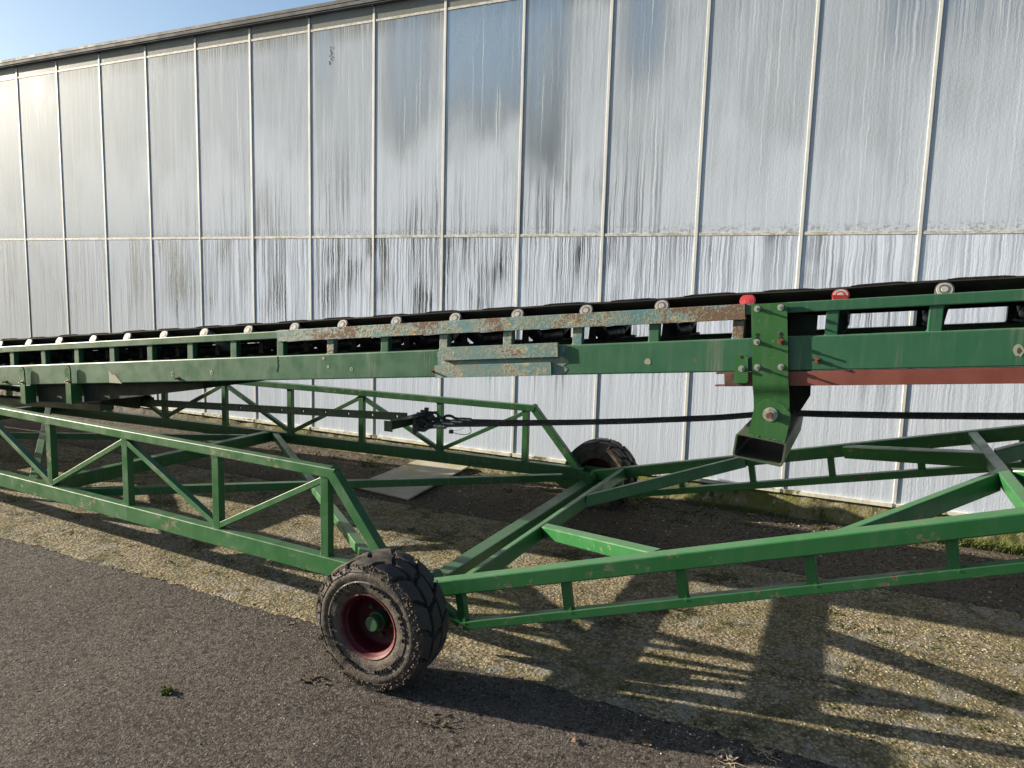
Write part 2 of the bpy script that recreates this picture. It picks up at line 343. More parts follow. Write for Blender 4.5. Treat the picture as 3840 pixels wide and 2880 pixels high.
def tyre_mat(tread):
    s = NT('tread_rubber' if tread else 'muddy_sidewall_rubber'); p = s.P()
    a = s.noise(22, 6, .68); c = s.mix(s.noise(60, 3), (0.022, 0.021, 0.021), (0.04, 0.036, 0.033))
    k = s.mul(s.mr(a, .42, .62), .6 if tread else .72)
    c = s.mix(k, c, (0.125, 0.1, 0.074) if not tread else (0.07, 0.056, 0.045)); c = s.mix(s.mul(s.mr(s.noise(45, 5, .7), .5, .6), .3 if tread else .55), c, (0.09, 0.068, 0.05))
    return s.fin(c, s.mr(a, .35, .65, .5, .9), 0, .35, s.bump(s.add(a, s.mul(s.noise(120, 4), .4)), .003 if tread else .006, .8))
M['letter'] = simple('clean_black_rubber', (0.012, 0.012, 0.012), (0.02, 0.019, 0.018), 60, 0.5)
M['tread'] = tyre_mat(True); M['sidewall'] = tyre_mat(False)
M['backdrop'] = simple('interior_haze', (0.2, 0.23, 0.25), (0.3, 0.34, 0.36), 0.6, 0.9)  # pale grey stands in for haze inside the greenhouse
M['interior_dark'] = simple('dim_interior_dark', (0.03, 0.036, 0.032), (0.055, 0.062, 0.055), 3, 0.9)  # near-black stands in for the dim interior
M['inner_floor'] = simple('greenhouse_floor', (0.12, 0.11, 0.09), (0.2, 0.19, 0.17), 0.8, 0.9)
M['pipe'] = simple('grey_inner_column', (0.3, 0.3, 0.3), (0.2, 0.2, 0.2), 3, 0.6)

# ------------------------------------------------------------ mesh helpers
WL = {}
def wloc(o): return WL.get(o.name, Vector((0, 0, 0)))
class MB:
    def __init__(s): s.v = []; s.f = []; s.mi = []; s.cm = 0
    def poly(s, vs, fs):
        o = len(s.v); s.v += [Vector(a) for a in vs]
        for f in fs: s.f.append([o + i for i in f]); s.mi.append(s.cm)
    def build(s, name, mat, parent=None, loc=None, smooth=21, kind=None, label=None):
        if loc is None:
            n = max(1, len(s.v)); lo = Vector((min(a.x for a in s.v), min(a.y for a in s.v), min(a.z for a in s.v))); hi = Vector((max(a.x for a in s.v), max(a.y for a in s.v), max(a.z for a in s.v)))
            loc = Vector(((lo.x+hi.x)/2, (lo.y+hi.y)/2, lo.z))
        loc = Vector(loc)
        me = bpy.data.meshes.new(name); me.from_pydata([tuple(a - loc) for a in s.v], [], s.f)
        mats = mat if isinstance(mat, (list, tuple)) else [mat]
        for m in mats: me.materials.append(m)
        if len(mats) > 1: me.polygons.foreach_set('material_index', s.mi)
        if smooth: 
            me.shade_smooth(); me.set_sharp_from_angle(angle=R(smooth))
        me.update()
        return link(name, me, parent, loc, kind, label)
def link(name, me, parent=None, loc=(0, 0, 0), kind=None, label=None):
    o = bpy.data.objects.new(name, me); COL.objects.link(o)
    WL[o.name] = Vector(loc)
    if parent is not None: o.parent = parent; o.location = Vector(loc) - wloc(parent)
    else: o.location = loc
    if kind: o['kind'] = kind
    if label: o['label'] = label
    return o
def thing(name, label, cat, loc=(0, 0, 0)):
    o = link(name, None, None, loc); o['label'] = label; o['category'] = cat; return o
def tag(o, label, cat, group=None):
    o['label'] = label; o['category'] = cat
    if group: o['group'] = group
    return o
V = Vector
def rrect(w, h, r, n=3):
    pts = []
    for cx, cy, a0 in ((w/2-r, h/2-r, 0), (-w/2+r, h/2-r, 90), (-w/2+r, -h/2+r, 180), (w/2-r, -h/2+r, 270)):
        for i in range(n): a = R(a0 + 90*i/(n-1)); pts.append((cx + r*math.cos(a), cy + r*math.sin(a)))
    return pts
def rhs(mb, p0, p1, w, h, up=(0, 0, 1), ax=0, ay=0, r=0.006, c0=None, c1=None):
    r = r*.6
    """square tube with rounded corners; anchor ax=-1: p on the -lateral side, ay=+1: p on the top side. c0/c1: end plane normals"""
    p0 = V(p0); p1 = V(p1); d = (p1-p0).normalized(); up = V(up); lat = up.cross(d).normalized(); u = d.cross(lat).normalized()
    off = lat*(-ax*w/2) + u*(-ay*h/2)
    pr = rrect(w, h, min(r, w*.4, h*.4)); n = len(pr)
    a = []; b = []
    for x, y in pr:
        q = off + lat*x + u*y
        A = p0 + q; B = p1 + q
        if c0 is not None: c = V(c0); A = A - d*((A - p0 - off).dot(c)/d.dot(c))
        if c1 is not None: c = V(c1); B = B - d*((B - p1 - off).dot(c)/d.dot(c))
        a.append(A); b.append(B)
    fs = [[i, (i+1) % n, n + (i+1) % n, n + i] for i in range(n)] + [list(range(n))[::-1], list(range(n, 2*n))]
    # orient outward
    mb.poly(a + b, fs)
def box(mb, lo, hi):
    x0, y0, z0 = lo; x1, y1, z1 = hi
    mb.poly([(x0, y0, z0), (x1, y0, z0), (x1, y1, z0), (x0, y1, z0), (x0, y0, z1), (x1, y0, z1), (x1, y1, z1), (x0, y1, z1)],
            [[3, 2, 1, 0], [4, 5, 6, 7], [0, 1, 5, 4], [1, 2, 6, 5], [2, 3, 7, 6], [3, 0, 4, 7]])
def prism(mb, pts, y0, y1):
    """polygon in XZ extruded along Y"""
    n = len(pts); mb.poly([(x, y0, z) for x, z in pts] + [(x, y1, z) for x, z in pts],
        [[i, (i+1) % n, n + (i+1) % n, n + i][::-1] for i in range(n)] + [list(range(n)), list(range(n, 2*n))[::-1]])
def cyl(mb, p0, p1, r, n=16, r1=None, caps=True):
    p0 = V(p0); p1 = V(p1); d = (p1-p0).normalized(); a = d.orthogonal().normalized(); b = d.cross(a); r1 = r if r1 is None else r1
    vs = [p0 + (a*math.cos(t)+b*math.sin(t))*r for t in [2*math.pi*i/n for i in range(n)]] + [p1 + (a*math.cos(t)+b*math.sin(t))*r1 for t in [2*math.pi*i/n for i in range(n)]]
    fs = [[i, (i+1) % n, n+(i+1) % n, n+i] for i in range(n)]
    if caps: fs += [list(range(n))[::-1], list(range(n, 2*n))]
    mb.poly(vs, fs)
def lathe(mb, prof, c, ax='y', n=48, sy=1, close=False):
    """prof: (r, a) pairs, rotated about the axis through c along Y"""
    m = len(prof); vs = []
    for i in range(n):
        t = 2*math.pi*i/n
        for r, a in prof: vs.append((c[0] + r*math.sin(t), c[1] + a*sy, c[2] + r*math.cos(t)))
    fs = []
    for i in range(n):
        j = (i+1) % n
        for k in range(m if close else m-1):
            l = (k+1) % m; f = [i*m+k, j*m+k, j*m+l, i*m+l]; fs.append(f if sy < 0 else f[::-1])
    mb.poly(vs, fs)
def tubepath(mb, pts, r, n=8):
    pts = [V(p) for p in pts]; rings = []; ref = None
    for i, p in enumerate(pts):
        d = (pts[min(i+1, len(pts)-1)] - pts[max(i-1, 0)]).normalized()
        if ref is None: ref = d.orthogonal().normalized()
        a = (ref - d*ref.dot(d)).normalized(); ref = a; b = d.cross(a)
        rings.append([p + (a*math.cos(2*math.pi*k/n) + b*math.sin(2*math.pi*k/n))*r for k in range(n)])
    vs = [q for ring in rings for q in ring]; fs = []
    for i in range(len(pts)-1):
        for k in range(n): fs.append([i*n+k, i*n+(k+1) % n, (i+1)*n+(k+1) % n, (i+1)*n+k])
    fs += [list(range(n))[::-1], list(range((len(pts)-1)*n, len(pts)*n))]
    mb.poly(vs, fs)
def hexbolt(name, p, parent, mat, r=0.0095, stud=0.02, loc=None):
    """nut with a stud sticking out towards -Y"""
    mb = MB(); x, y, z = p
    cyl(mb, (x, y, z), (x, y-0.002, z), r*1.45, 18)
    cyl(mb, (x, y-0.002, z), (x, y-0.012, z), r, 6)
    cyl(mb, (x, y-0.012, z), (x, y-0.012-stud, z), r*.5, 10)
    return mb.build(name, mat, parent, loc=p)

# ------------------------------------------------------------ ground
def grid_sheet(name, x0, x1, y0, y1, dx, zf, mat, jag=0.0, skirt=0.0):
    nx = max(2, int((x1-x0)/dx)+1); ny = max(2, int((y1-y0)/dx)+1)
    xs = np.linspace(x0, x1, nx); ys = np.linspace(y0, y1, ny)
    X, Y = np.meshgrid(xs, ys)
    if jag:
        j = np.cumsum(np.random.randn(nx))*0; 
        for sc, am in ((0.35, 1.0), (0.08, .9), (.03, .6)):
            ph = np.array([mnoise.noise(V((x/sc, 3.7, 0))) for x in xs]); j = j + ph*am*jag
        k = np.clip((Y - y0)/0.1, 0, 1); Y = Y + (1-k)*j[None, :]
    Z = zf(X, Y)
    vs = np.stack([X, Y, Z], -1).reshape(-1, 3)
    idx = np.arange(nx*ny).reshape(ny, nx)
    f = np.stack([idx[:-1, :-1], idx[:-1, 1:], idx[1:, 1:], idx[1:, :-1]], -1).reshape(-1, 4)
    me = bpy.data.meshes.new(name); me.from_pydata(vs.tolist(), [], f.tolist()); me.materials.append(mat); me.shade_smooth()
    return me
def fastnoise(X, Y, sc, seed):
    rs = np.random.RandomState(seed); n = 64; g = rs.rand(n, n)
    u = (X/sc) % n; v = (Y/sc) % n; i = np.floor(u).astype(int); j = np.floor(v).astype(int); fu = u-i; fv = v-j
    fu = fu*fu*(3-2*fu); fv = fv*fv*(3-2*fv); i2 = (i+1) % n; j2 = (j+1) % n
    return (g[j, i]*(1-fu)+g[j, i2]*fu)*(1-fv) + (g[j2, i]*(1-fu)+g[j2, i2]*fu)*fv - .5
def und(X, Y): return 0.006*fastnoise(X, Y, 0.5, 1) + 0.003*fastnoise(X, Y, 0.13, 2)
me = grid_sheet('ground', -400, 400, -400, 400, 400, lambda X, Y: X*0-0.03, M['asphalt'])
o = link('ground', me, kind='structure')
me = grid_sheet('asphalt_yard', -14, 8, -4, 2.66, 0.03, lambda X, Y: und(X, Y)*.6 + .0015*fastnoise(X, Y, .04, 9), M['asphalt'])
o = link('asphalt_yard', me, kind='structure')
def cz(X, Y):
    e = np.clip((Y-2.63)/0.03, 0, 1); e2 = np.clip((4.505-Y)/0.03, 0, 1)
    return 0.007*e*e2 + und(X, Y)*.5 + .0035*fastnoise(X, Y, .028, 5)*e + .0015 - (1-e2)*.02
me = grid_sheet('concrete_strip', -14, 8, 2.632, 4.51, 0.017, cz, M['concrete'], jag=0.018)
o = link('concrete_strip', me, kind='structure')
def vz(X, Y):
    t = np.clip((Y-4.75)/0.72, 0, 1); edge = np.clip((Y-4.5)/0.03, 0, 1)
    return -0.018*(1-edge) + 0.004 + 0.072*t*t*(3-2*t) + und(X, Y) + 0.012*fastnoise(X, Y, .09, 6)*t + .006*fastnoise(X, Y, .03, 7)*t
me = grid_sheet('wall_foot_path', -14, 8, 4.495, 5.5, 0.025, vz, M['verge'])
o = link('wall_foot_path', me, kind='structure')

def octa(mb, p, r, sq=0.6):
    a = random.random()*6.28; c, s_ = math.cos(a), math.sin(a); l = r*random.uniform(.8, 1.5)
    q = [(c*l, s_*l, 0), (-s_*r, c*r, 0), (-c*l, -s_*l, 0), (s_*r, -c*r, 0)]
    j = lambda: 1+random.uniform(-.25, .25)
    mb.poly([(p[0]+x*j(), p[1]+y*j(), p[2]) for x, y, z in q] + [(p[0]+x*.6*j(), p[1]+y*.6*j(), p[2]+r*sq*.8*j()) for x, y, z in q],
            [[0, 1, 5, 4], [1, 2, 6, 5], [2, 3, 7, 6], [3, 0, 4, 7], [4, 5, 6, 7]])
mb = MB()
for i in range(24000):
    x = random.uniform(-7, 2.5); y = random.uniform(2.64, 4.49)
    mb.cm = random.choices((0, 1, 2), (.1, .62, .28))[0]
    octa(mb, (x, y, 0.0065), random.uniform(.0025, .006))
mb.build('loose_gravel', [M['stone1'], M['stone2'], M['stone3']], loc=(0, 0, 0), smooth=0, kind='stuff')
mb = MB()
for i in range(4200):
    q_ = random.random()
    if q_ < .35: x = random.uniform(-6, 1.5); y = 2.64 - abs(random.gauss(0, .07))
    elif q_ < .6: x = random.uniform(-5, 1.5); y = random.uniform(1.0, 2.64)
    else: x = random.uniform(-8, 3); y = random.uniform(4.5, 5.42)
    mb.cm = random.choices((0, 1, 2), (.2, .2, .6))[0]
    z = 0.0 if y < 3 else 0.004 + .072*max(0, min(1, (y-4.75)/.72))**2*(3-2*max(0, min(1, (y-4.75)/.72)))
    octa(mb, (x, y, z), random.uniform(.002, .0045) if y < 3 else random.uniform(.003, .009))
mb.build('grit', [M['stone1'], M['stone2'], M['stone3']], loc=(0, 0, 0), smooth=0, kind='stuff')
# moss cushions
mb = MB()
for i in range(170):
    cx, cy = (random.uniform(-6, 1.8), random.choice((random.gauss(3.0, .25), random.gauss(3.9, .35), random.gauss(5.25, .1))))
    if cy < 2.66: continue
    for k in range(26):
        x = cx + random.gauss(0, .05); y = cy + random.gauss(0, .02); t = max(0, min(1, (y-4.75)/.72))
        octa(mb, (x, y, .005 + .072*t*t*(3-2*t)), random.uniform(.003, .009), .8)
mb.build('moss_cushions', M['moss'], loc=(0, 0, 0), smooth=0, kind='stuff')
# grass at the foot of the wall
mb = MB()
def blade(x, y, z, h, w=.003, lean=.5):
    a = random.random()*6.28; dx, dy = math.cos(a)*w, math.sin(a)*w; lx, ly = random.gauss(0, lean)*h, random.gauss(0, lean)*h
    mb.poly([(x-dx, y-dy, z), (x+dx, y+dy, z), (x+dx*.6+lx*.4, y+dy*.6+ly*.4, z+h*.6), (x-dx*.6+lx*.4, y-dy*.6+ly*.4, z+h*.6), (x+lx, y+ly, z+h*.9)], [[0, 1, 2, 3], [3, 2, 4]])
for i in range(2600): blade(random.gauss(.72, .17), 5.4+random.uniform(-.07, .03), .06, random.uniform(.03, .09))
for i in range(900): blade(random.gauss(-.75, .18), 5.42+random.uniform(-.04, .02), .062, random.uniform(.02, .06))
for i in range(900): blade(random.uniform(-7, 2), 5.42+random.uniform(-.05, .02), .06, random.uniform(.01, .035))
mb.build('wall_foot_grass', M['grass'], loc=(0, 0, 0), smooth=0, kind='stuff')

mb = MB()
for i in range(420):
    x = random.uniform(-6.5, 2); y = min(5.42, random.gauss(5.3, .1)); t = max(0, min(1, (y-4.75)/.72)); z = .012+.072*t*t*(3-2*t)
    w = random.uniform(.004, .011); b = random.random()*6.28; c, s_ = math.cos(b), math.sin(b)
    mb.poly([(x+(u*c-v*s_)*w, y+(u*s_+v*c)*w, z+q) for u, v, q in ((-1, 0, .003), (0, .4, 0), (1, 0, .004), (0, -.4, 0))], [[0, 3, 2, 1]])
mb.build('leaf_litter_cover', M['leaf'], loc=(0, 0, 0), smooth=0, kind='stuff')
# debris, each a thing
def debris(x, y, z, n, rad, name, label, cat, mat, twig=0):
    mb = MB()
    for i in range(n):
        a = random.random()*6.28; r = random.random()**.6*rad; px, py = x + math.cos(a)*r, y + math.sin(a)*r*.7
        w = random.uniform(.008, .02); b = random.random()*6.28; c, s_ = math.cos(b), math.sin(b); pz = z + .003 + random.random()*.006; cu = random.uniform(.002, .012)
        pts = [(-1, 0, cu), (-.4, .45, 0), (.4, .4, .0), (1, 0, cu), (.35, -.4, .003), (-.4, -.45, 0)]
        mb.poly([(px + (u*c - v*s_)*w, py + (u*s_ + v*c)*w, pz + q) for u, v, q in pts], [[0, 1, 5], [1, 2, 4, 5], [2, 3, 4]])
    for i in range(twig):
        a = random.random()*3.14; L = random.uniform(.03, .07); p = V((x + random.gauss(0, rad*.4), y + random.gauss(0, rad*.3), z + .006))
        tubepath(mb, [p + V((math.cos(a)*L*t, math.sin(a)*L*t, .008*math.sin(3*t) + random.uniform(0, .004))) for t in (-1, -.4, .2, 1)], .0016, 5)
    o = mb.build(name, mat, loc=(x, y, z)); return tag(o, label, cat)
debris(-.34, 2.51, 0, 26, .05, 'leaf_clump', 'crumpled heap of dry brown leaves at the bottom edge of the photo', 'leaves', M['twig'], 3)
debris(-.28, 2.44, 0, 9, .06, 'bark_strip', 'curled pale bark strip lying beside the leaf heap at the bottom', 'bark', M['twig'], 2)
debris(-.20, 2.59, 0, 3, .02, 'root_tuft', 'thin wiry root tuft on the shaded asphalt edge right of the leaf heap', 'roots', M['twig'], 4)
debris(-.83, 2.35, 0, 5, .025, 'dry_leaf', 'single curled leaf casting a shadow on asphalt below the long tyre shadow', 'leaf', M['leaf'], 0)
debris(-.62, 2.46, 0, 9, .05, 'leaf_litter', 'broken dry leaves at the lower edge of the tyre shadow', 'leaves', M['leaf'], 1)
debris(.32, 5.2, .045, 30, .07, 'leaf_pile', 'pile of pale dead leaves on the dirt near the grass at the right', 'leaves', M['leaf'], 5)
debris(.45, 4.95, .01, 12, .09, 'leaf_scatter', 'scattered dead leaves on dark ground seen through the right frame opening', 'leaves', M['leaf'], 5)
debris(-.22, 5.36, .06, 6, .03, 'fallen_leaf', 'brown leaf lying at the foot of the mossy plinth', 'leaf', M['leaf'], 0)
debris(-.62, 5.3, .055, 4, .03, 'stick', 'white broken stick lying by the mossy plinth behind the far wheel', 'stick', M['twig'], 3)
debris(-1.92, 2.23, 0, 9, .05, 'mud_crumb', 'dry mud crumbs on the asphalt left of the near wheel', 'mud crumbs', M['mudlump'], 1)
debris(-1.32, 2.22, 0, 12, .08, 'mud_flake', 'dry mud flakes on the asphalt right of the near wheel', 'mud flakes', M['mudlump'], 2)
debris(-1.3, 4.85, .0, 9, .08, 'dead_twig', 'dead twigs on dark ground right of the far wheel', 'twigs', M['leaf'], 6)
mb = MB()
for i in range(40): octa(mb, (-2.36+random.gauss(0, .012), 1.89+random.gauss(0, .01), .001+random.random()*.01), random.uniform(.004, .009), 1)
tag(mb.build('moss_clod', M['moss']), 'small lump of green moss alone on the asphalt at the lower left', 'moss')
mb = MB()
for k in range(9):
    a = k*.7; L = random.uniform(.03, .055); w = .006; c, s_ = math.cos(a), math.sin(a); x, y, z = -.63, 5.33, .062
    mb.poly([(x, y, z), (x+c*L*.5-s_*w, y+s_*L*.5+c*w, z+.02), (x+c*L, y+s_*L, z+.014), (x+c*L*.5+s_*w, y+s_*L*.5-c*w, z+.02)], [[0, 1, 2, 3]])
tag(mb.build('weed', M['grass']), 'small green rosette weed at the foot of the plinth behind the frame', 'weed')
mb = MB()
for k in range(6):
    a = k*1.05+.3; L = random.uniform(.05, .08); w = .008; c, s_ = math.cos(a), math.sin(a); x, y, z = -.82, 3.62, .008
    mb.poly([(x, y, z), (x+c*L*.5-s_*w, y+s_*L*.5+c*w, z+.035), (x+c*L, y+s_*L, z+.045), (x+c*L*.5+s_*w, y+s_*L*.5-c*w, z+.035)], [[0, 1, 2, 3]])
tag(mb.build('weed', M['grass']), 'sparse leafy weed in shade between the lift frame braces', 'weed')

# board on the ground
mb = MB()
c = [(-3.61, 4.66, .012), (-3.02, 4.57, .012), (-2.97, 5.42, .096), (-3.47, 5.42, .096)]
mb.poly(c + [(x, y, z+.012) for x, y, z in c], [[3, 2, 1, 0], [4, 5, 6, 7], [0, 1, 5, 4], [1, 2, 6, 5], [2, 3, 7, 6], [3, 0, 4, 7]])
tag(mb.build('ground_board', M['slab']), 'flat pale rectangular board lying on the ground against the glass wall', 'board')

# ------------------------------------------------------------ greenhouse
GH = thing('greenhouse', 'long greenhouse wall of tall condensation-streaked glass panes with white glazing bars', 'greenhouse', (-4, 5.46, 0))
MX = [-8.959 + .7095*k for k in range(-7, 20)]
ZT = dict(sill0=.238, sill1=.266, tr0=2.036, tr1=2.058, rl0=3.853, rl1=3.874, top=3.985)
pw = .7095 - .012
def pane_mesh(h, mat):
    mb = MB(); box(mb, (0, 0, 0), (pw, .004, h)); mb.v = [v for v in mb.v]
    me = bpy.data.meshes.new('pane'); me.from_pydata([tuple(v) for v in mb.v], [], mb.f); me.materials.append(mat); me.update(); return me
pm = [(pane_mesh(ZT['tr0']-ZT['sill1']+.006, M['g_lower']), ZT['sill1']-.003), (pane_mesh(ZT['rl0']-ZT['tr1']+.006, M['g_upper']), ZT['tr1']-.003), (pane_mesh(ZT['top']-ZT['rl1']+.006, M['g_top']), ZT['rl1']-.003)]
mm = MB(); rhs(mm, (0, 0, .24), (0, 0, 3.99), .022, .019, up=(0, 1, 0), r=.003)
mme = None
for i, x in enumerate(MX[:-1]):
    for me, z0 in pm: link('pane', me, GH, (x+.006, 5.4525, z0))
for x in MX:
    if mme is None:
        o = mm.build('glazing_bar', M['alu'], GH, loc=(0, 0, 0)); o.location = V((x, 5.456, 0)) - wloc(GH); mme = o.data; WL[o.name] = V((x, 5.456, 0))
    else: link('glazing_bar', mme, GH, (x, 5.456, 0))
def rail_me(z0, z1, mat, y0, y1):
    mb = MB(); rhs(mb, (0, (y0+y1)/2, (z0+z1)/2), (.7095-.023, (y0+y1)/2, (z0+z1)/2), y1-y0, z1-z0, r=.003); 
    return mb
for nm, z0, z1, mat, y0, y1 in (('transom', ZT['tr0'], ZT['tr1'], M['transom'], 5.449, 5.47), ('eaves_rail', ZT['rl0'], ZT['rl1'], M['transom'], 5.449, 5.47), ('sill', ZT['sill0'], ZT['sill1'], M['sill'], 5.432, 5.475)):
    me = None
    for x in MX[:-1]:
        if me is None:
            o = rail_me(z0, z1, mat, y0-5.46, y1-5.46).build(nm, mat, GH, loc=(0, 0, 0)); o.location = V((x+.0115, 5.46, 0)) - wloc(GH); me = o.data
        else: link(nm, me, GH, (x+.0115, 5.46, 0))
mb = MB(); rhs(mb, (-14, 5.43, 4.009), (5, 5.43, 4.009), .075, .03, r=.006); rhs(mb, (-14, 5.425, 3.987), (5, 5.425, 3.987), .05, .008, r=.002)
for x in MX: box(mb, (x-.016, 5.42, 3.972), (x+.016, 5.443, 3.99))
mb.build('gutter', M['gutter'], GH)
mb = MB(); rhs(mb, (-14, 5.435, 4.041), (5, 5.435, 4.041), .09, .03, r=.005); mb.build('gutter_trim', M['darktrim'], GH)
# plinth
xs = np.arange(-14, 5, .03); zs = np.linspace(0.0, .237, 9); vs = []; fs = []
for k, x in enumerate(xs):
    for j, z in enumerate(zs):
        vs.append((x, 5.447 - .012*mnoise.fractal(V((x*6, z*9, 1)), .8, 2, 4) - .01*(1-z/.237), z))
    vs.append((x, 5.6, .237))
n = len(zs)+1
for k in range(len(xs)-1):
    for j in range(n-1): fs.append([k*n+j, (k+1)*n+j, (k+1)*n+j+1, k*n+j+1])
mb = MB(); mb.poly(vs, fs); mb.build('plinth', M['plinth'], GH, smooth=60)
# inside: floor, columns and added backdrops for the dim, hazy interior seen through the clear glass
mb = MB(); box(mb, (-60, 5.6, -.02), (40, 60, .02)); mb.build('inner_floor', M['inner_floor'], GH, smooth=0)
mb = MB()
for i in range(120):
    x = -60 + i*.85; h = 6.1 + .7*(mnoise.noise(V((x*.2, 0, 0))) + .4*mnoise.noise(V((x*1.1, 2, 0)))); y = 17 + mnoise.noise(V((x*.5, 5, 0)))
    mb.poly([(x, y, 0), (x+.9, y+.1, 0), (x+.9, y+.1, h), (x, y, h+random.uniform(-.2, .2)), (x, y+.5, 0), (x+.9, y+.6, 0), (x+.9, y+.6, h), (x, y+.5, h)], [[0, 1, 2, 3], [7, 6, 5, 4], [3, 2, 6, 7]])
mb.build('haze_backdrop', M['backdrop'], GH, smooth=0)  # backdrop coloured like interior haze, tall enough to hide the sky
mb = MB()
for i in range(60):
    x = -16 + i*.36; h = 2.75 + .8*mnoise.noise(V((x*.9, 4, 0)))
    box(mb, (x, 6.7 + .1*mnoise.noise(V((x, 1, 1))), 0), (x+.35, 7.2, h))
mb.build('dark_backdrop', M['interior_dark'], GH, smooth=0)  # boxes added for the dark tone behind clear glass
mb = MB()
for x in (-24, -20.4, -16.9, -13.3, -9.8, -6.3, -2.68, .85, 4.4): cyl(mb, (x, 6.3, 0), (x, 6.3, 3.95), .05, 10)
mb.build('inner_columns', M['pipe'], GH)

# small creeper bits caught high on a pane
mb = MB()
for k in range(14):
    x = -4.46 + random.gauss(0, .012); z = 3.70 - k*.011; w = .008
    mb.poly([(x-w, 5.452, z), (x, 5.446, z+w), (x+w, 5.452, z+.002), (x, 5.449, z-w)], [[0, 1, 2, 3]])
tag(mb.build('creeper_scrap', M['leaf']), 'tiny scrap of dead creeper stuck high on a glass pane below the eaves', 'dead creeper')

# ------------------------------------------------------------ the machine
MC = thing('mobile_conveyor', 'green wheeled belt conveyor with long inclined boom on an open trussed chassis', 'conveyor', (-1.69, 3.8, 0))

# --- side trusses of the chassis
tN = -.055; tF = .06
def yN(x): return 2.62 + tN*(x+1.6)
def yF(x): return 4.975 + tF*(x+1.9)
XL = -10.4
def side_truss(yf, pxs, flip):
    mb = MB(); e = -1.80
    rhs(mb, (XL, yf(XL), .333), (-1.775, yf(-1.775), .333), .06, .09, ax=-1, ay=1, r=.008)
    mit = V((math.cos(R(24.5)), 0, -math.sin(R(24.5))*-1)).normalized()
    rhs(mb, (XL+.3, yf(XL)+.004, .765), (-2.17, yf(-2.17)+.004, .765), .05, .048, ax=-1, ay=1, r=.007, c1=(0.908, 0, -.418))
    # raked end strut
    rhs(mb, (-2.17, yf(-2.17)+.005, .765), (-1.797, yf(-1.8)+.005, .325), .05, .052, up=(.76, 0, .65), ax=-1, ay=1, r=.007, c0=(0.908, 0, -.418), c1=(0, 0, 1))
    t = mb.build('side_truss', M['frame'], MC)
    pm_ = MB(); rhs(pm_, (0, 0, .332), (0, 0, .7185), .048, .04, up=(0, 1, 0), r=.005)
    me = None
    for x in pxs:
        p = (x, yf(x)+.031, 0)
        # welds at both ends
        if me is None:
            for z in (.335, .715): rhs(pm_, (0, 0, z-.003), (0, 0, z+.003), .056, .047, up=(0, 1, 0), r=.01)
            o = pm_.build('post', M['frame'], t, loc=(0, 0, 0)); o.location = V(p) - wloc(t); me = o.data
        else: link('post', me, t, p)
    for i in range(len(pxs)-1):
        a, b = pxs[i], pxs[i+1]
        k = (i % 2 == 0) ^ flip
        mb = MB()
        if k: pa, pb = (a+.02, .35), (b-.02, .697)
        else: pa, pb = (a+.02, .695), (b-.02, .352)
        ym = lambda x: yf(x) + .031
        rhs(mb, (pa[0], ym(pa[0]), pa[1]), (pb[0], ym(pb[0]), pb[1]), .036, .031, r=.005, c0=(1, 0, 0), c1=(1, 0, 0))
        mb.build('diagonal', M['frame'], t)
    return t
pN = [-2.226 - .7465*k for k in range(10, -1, -1)]
pF = [-2.245 - .7235*k for k in range(10, -1, -1)]
# bay between the last two posts rises to the right on both sides (foot at third post)
side_truss(yN, pN, flip=False if len(pN) % 2 == 0 else True)
side_truss(yF, pF, flip=False if len(pF) % 2 == 0 else True)

def plan(name, a, b, w, h, mat, z=.331, **kw):
    mb = MB(); rhs(mb, (a[0], a[1], z), (b[0], b[1], z), w, h, ay=1, **kw); return mb.build(name, mat, MC)
plan('cross_member', (-4.635, 2.855), (-4.645, 4.81), .07, .09, M['frame'], z=.3285, r=.008)
plan('cross_member', (-7.47, 3.01), (-7.47, 4.64), .07, .09, M['frame'], z=.3285, r=.008)
plan('plan_brace', (-4.33, 2.815), (-1.86, 4.78), .05, .05, M['frame'], z=.3265)
plan('plan_brace', (-4.56, 4.82), (-2.05, 2.79), .05, .05, M['frame'], z=.3235)
plan('plan_brace', (-7.42, 4.66), (-4.75, 2.86), .05, .05, M['frame'], z=.3265)
plan('plan_brace', (-7.42, 3.01), (-4.70, 4.62), .05, .05, M['frame'], z=.3235)
# axle
mb = MB(); rhs(mb, (-1.73, 2.42, .262), (-1.73, 5.11, .262), .08, .064, ay=1, r=.009); mb.build('axle_beam', M['frame'], MC)
for yf, s_ in ((yN, 1), (yF, 1)):
    y = yf(-1.87)
    mb = MB(); prism(mb, [(-2.04, .246), (-1.62, .246), (-1.62, .165), (-1.93, .165)], y+.002, y+.012); mb.build('gusset', M['frame'], MC)
mb = MB(); prism(mb, [(-1.79, .324), (-1.715, .324), (-1.715, .255), (-1.79, .255)], 4.93, 4.94)
mb.build('hinge_plate', M['frame'], MC)
mb = MB(); box(mb, (-1.78, 5.035, .26), (-1.6, 5.045, .345)); mb.build('hinge_plate', M['frame'], MC)
for y in (2.72, 4.88):
    mb = MB(); cyl(mb, (-1.69, y-.02, .292), (-1.69, y+.09, .292), .034, 20); cyl(mb, (-1.69, y-.026, .292), (-1.69, y-.02, .292), .026, 20); cyl(mb, (-1.69, y-.032, .292), (-1.69, y-.026, .292), .008, 10); mb.build('hinge_pin', M['frame'], MC)

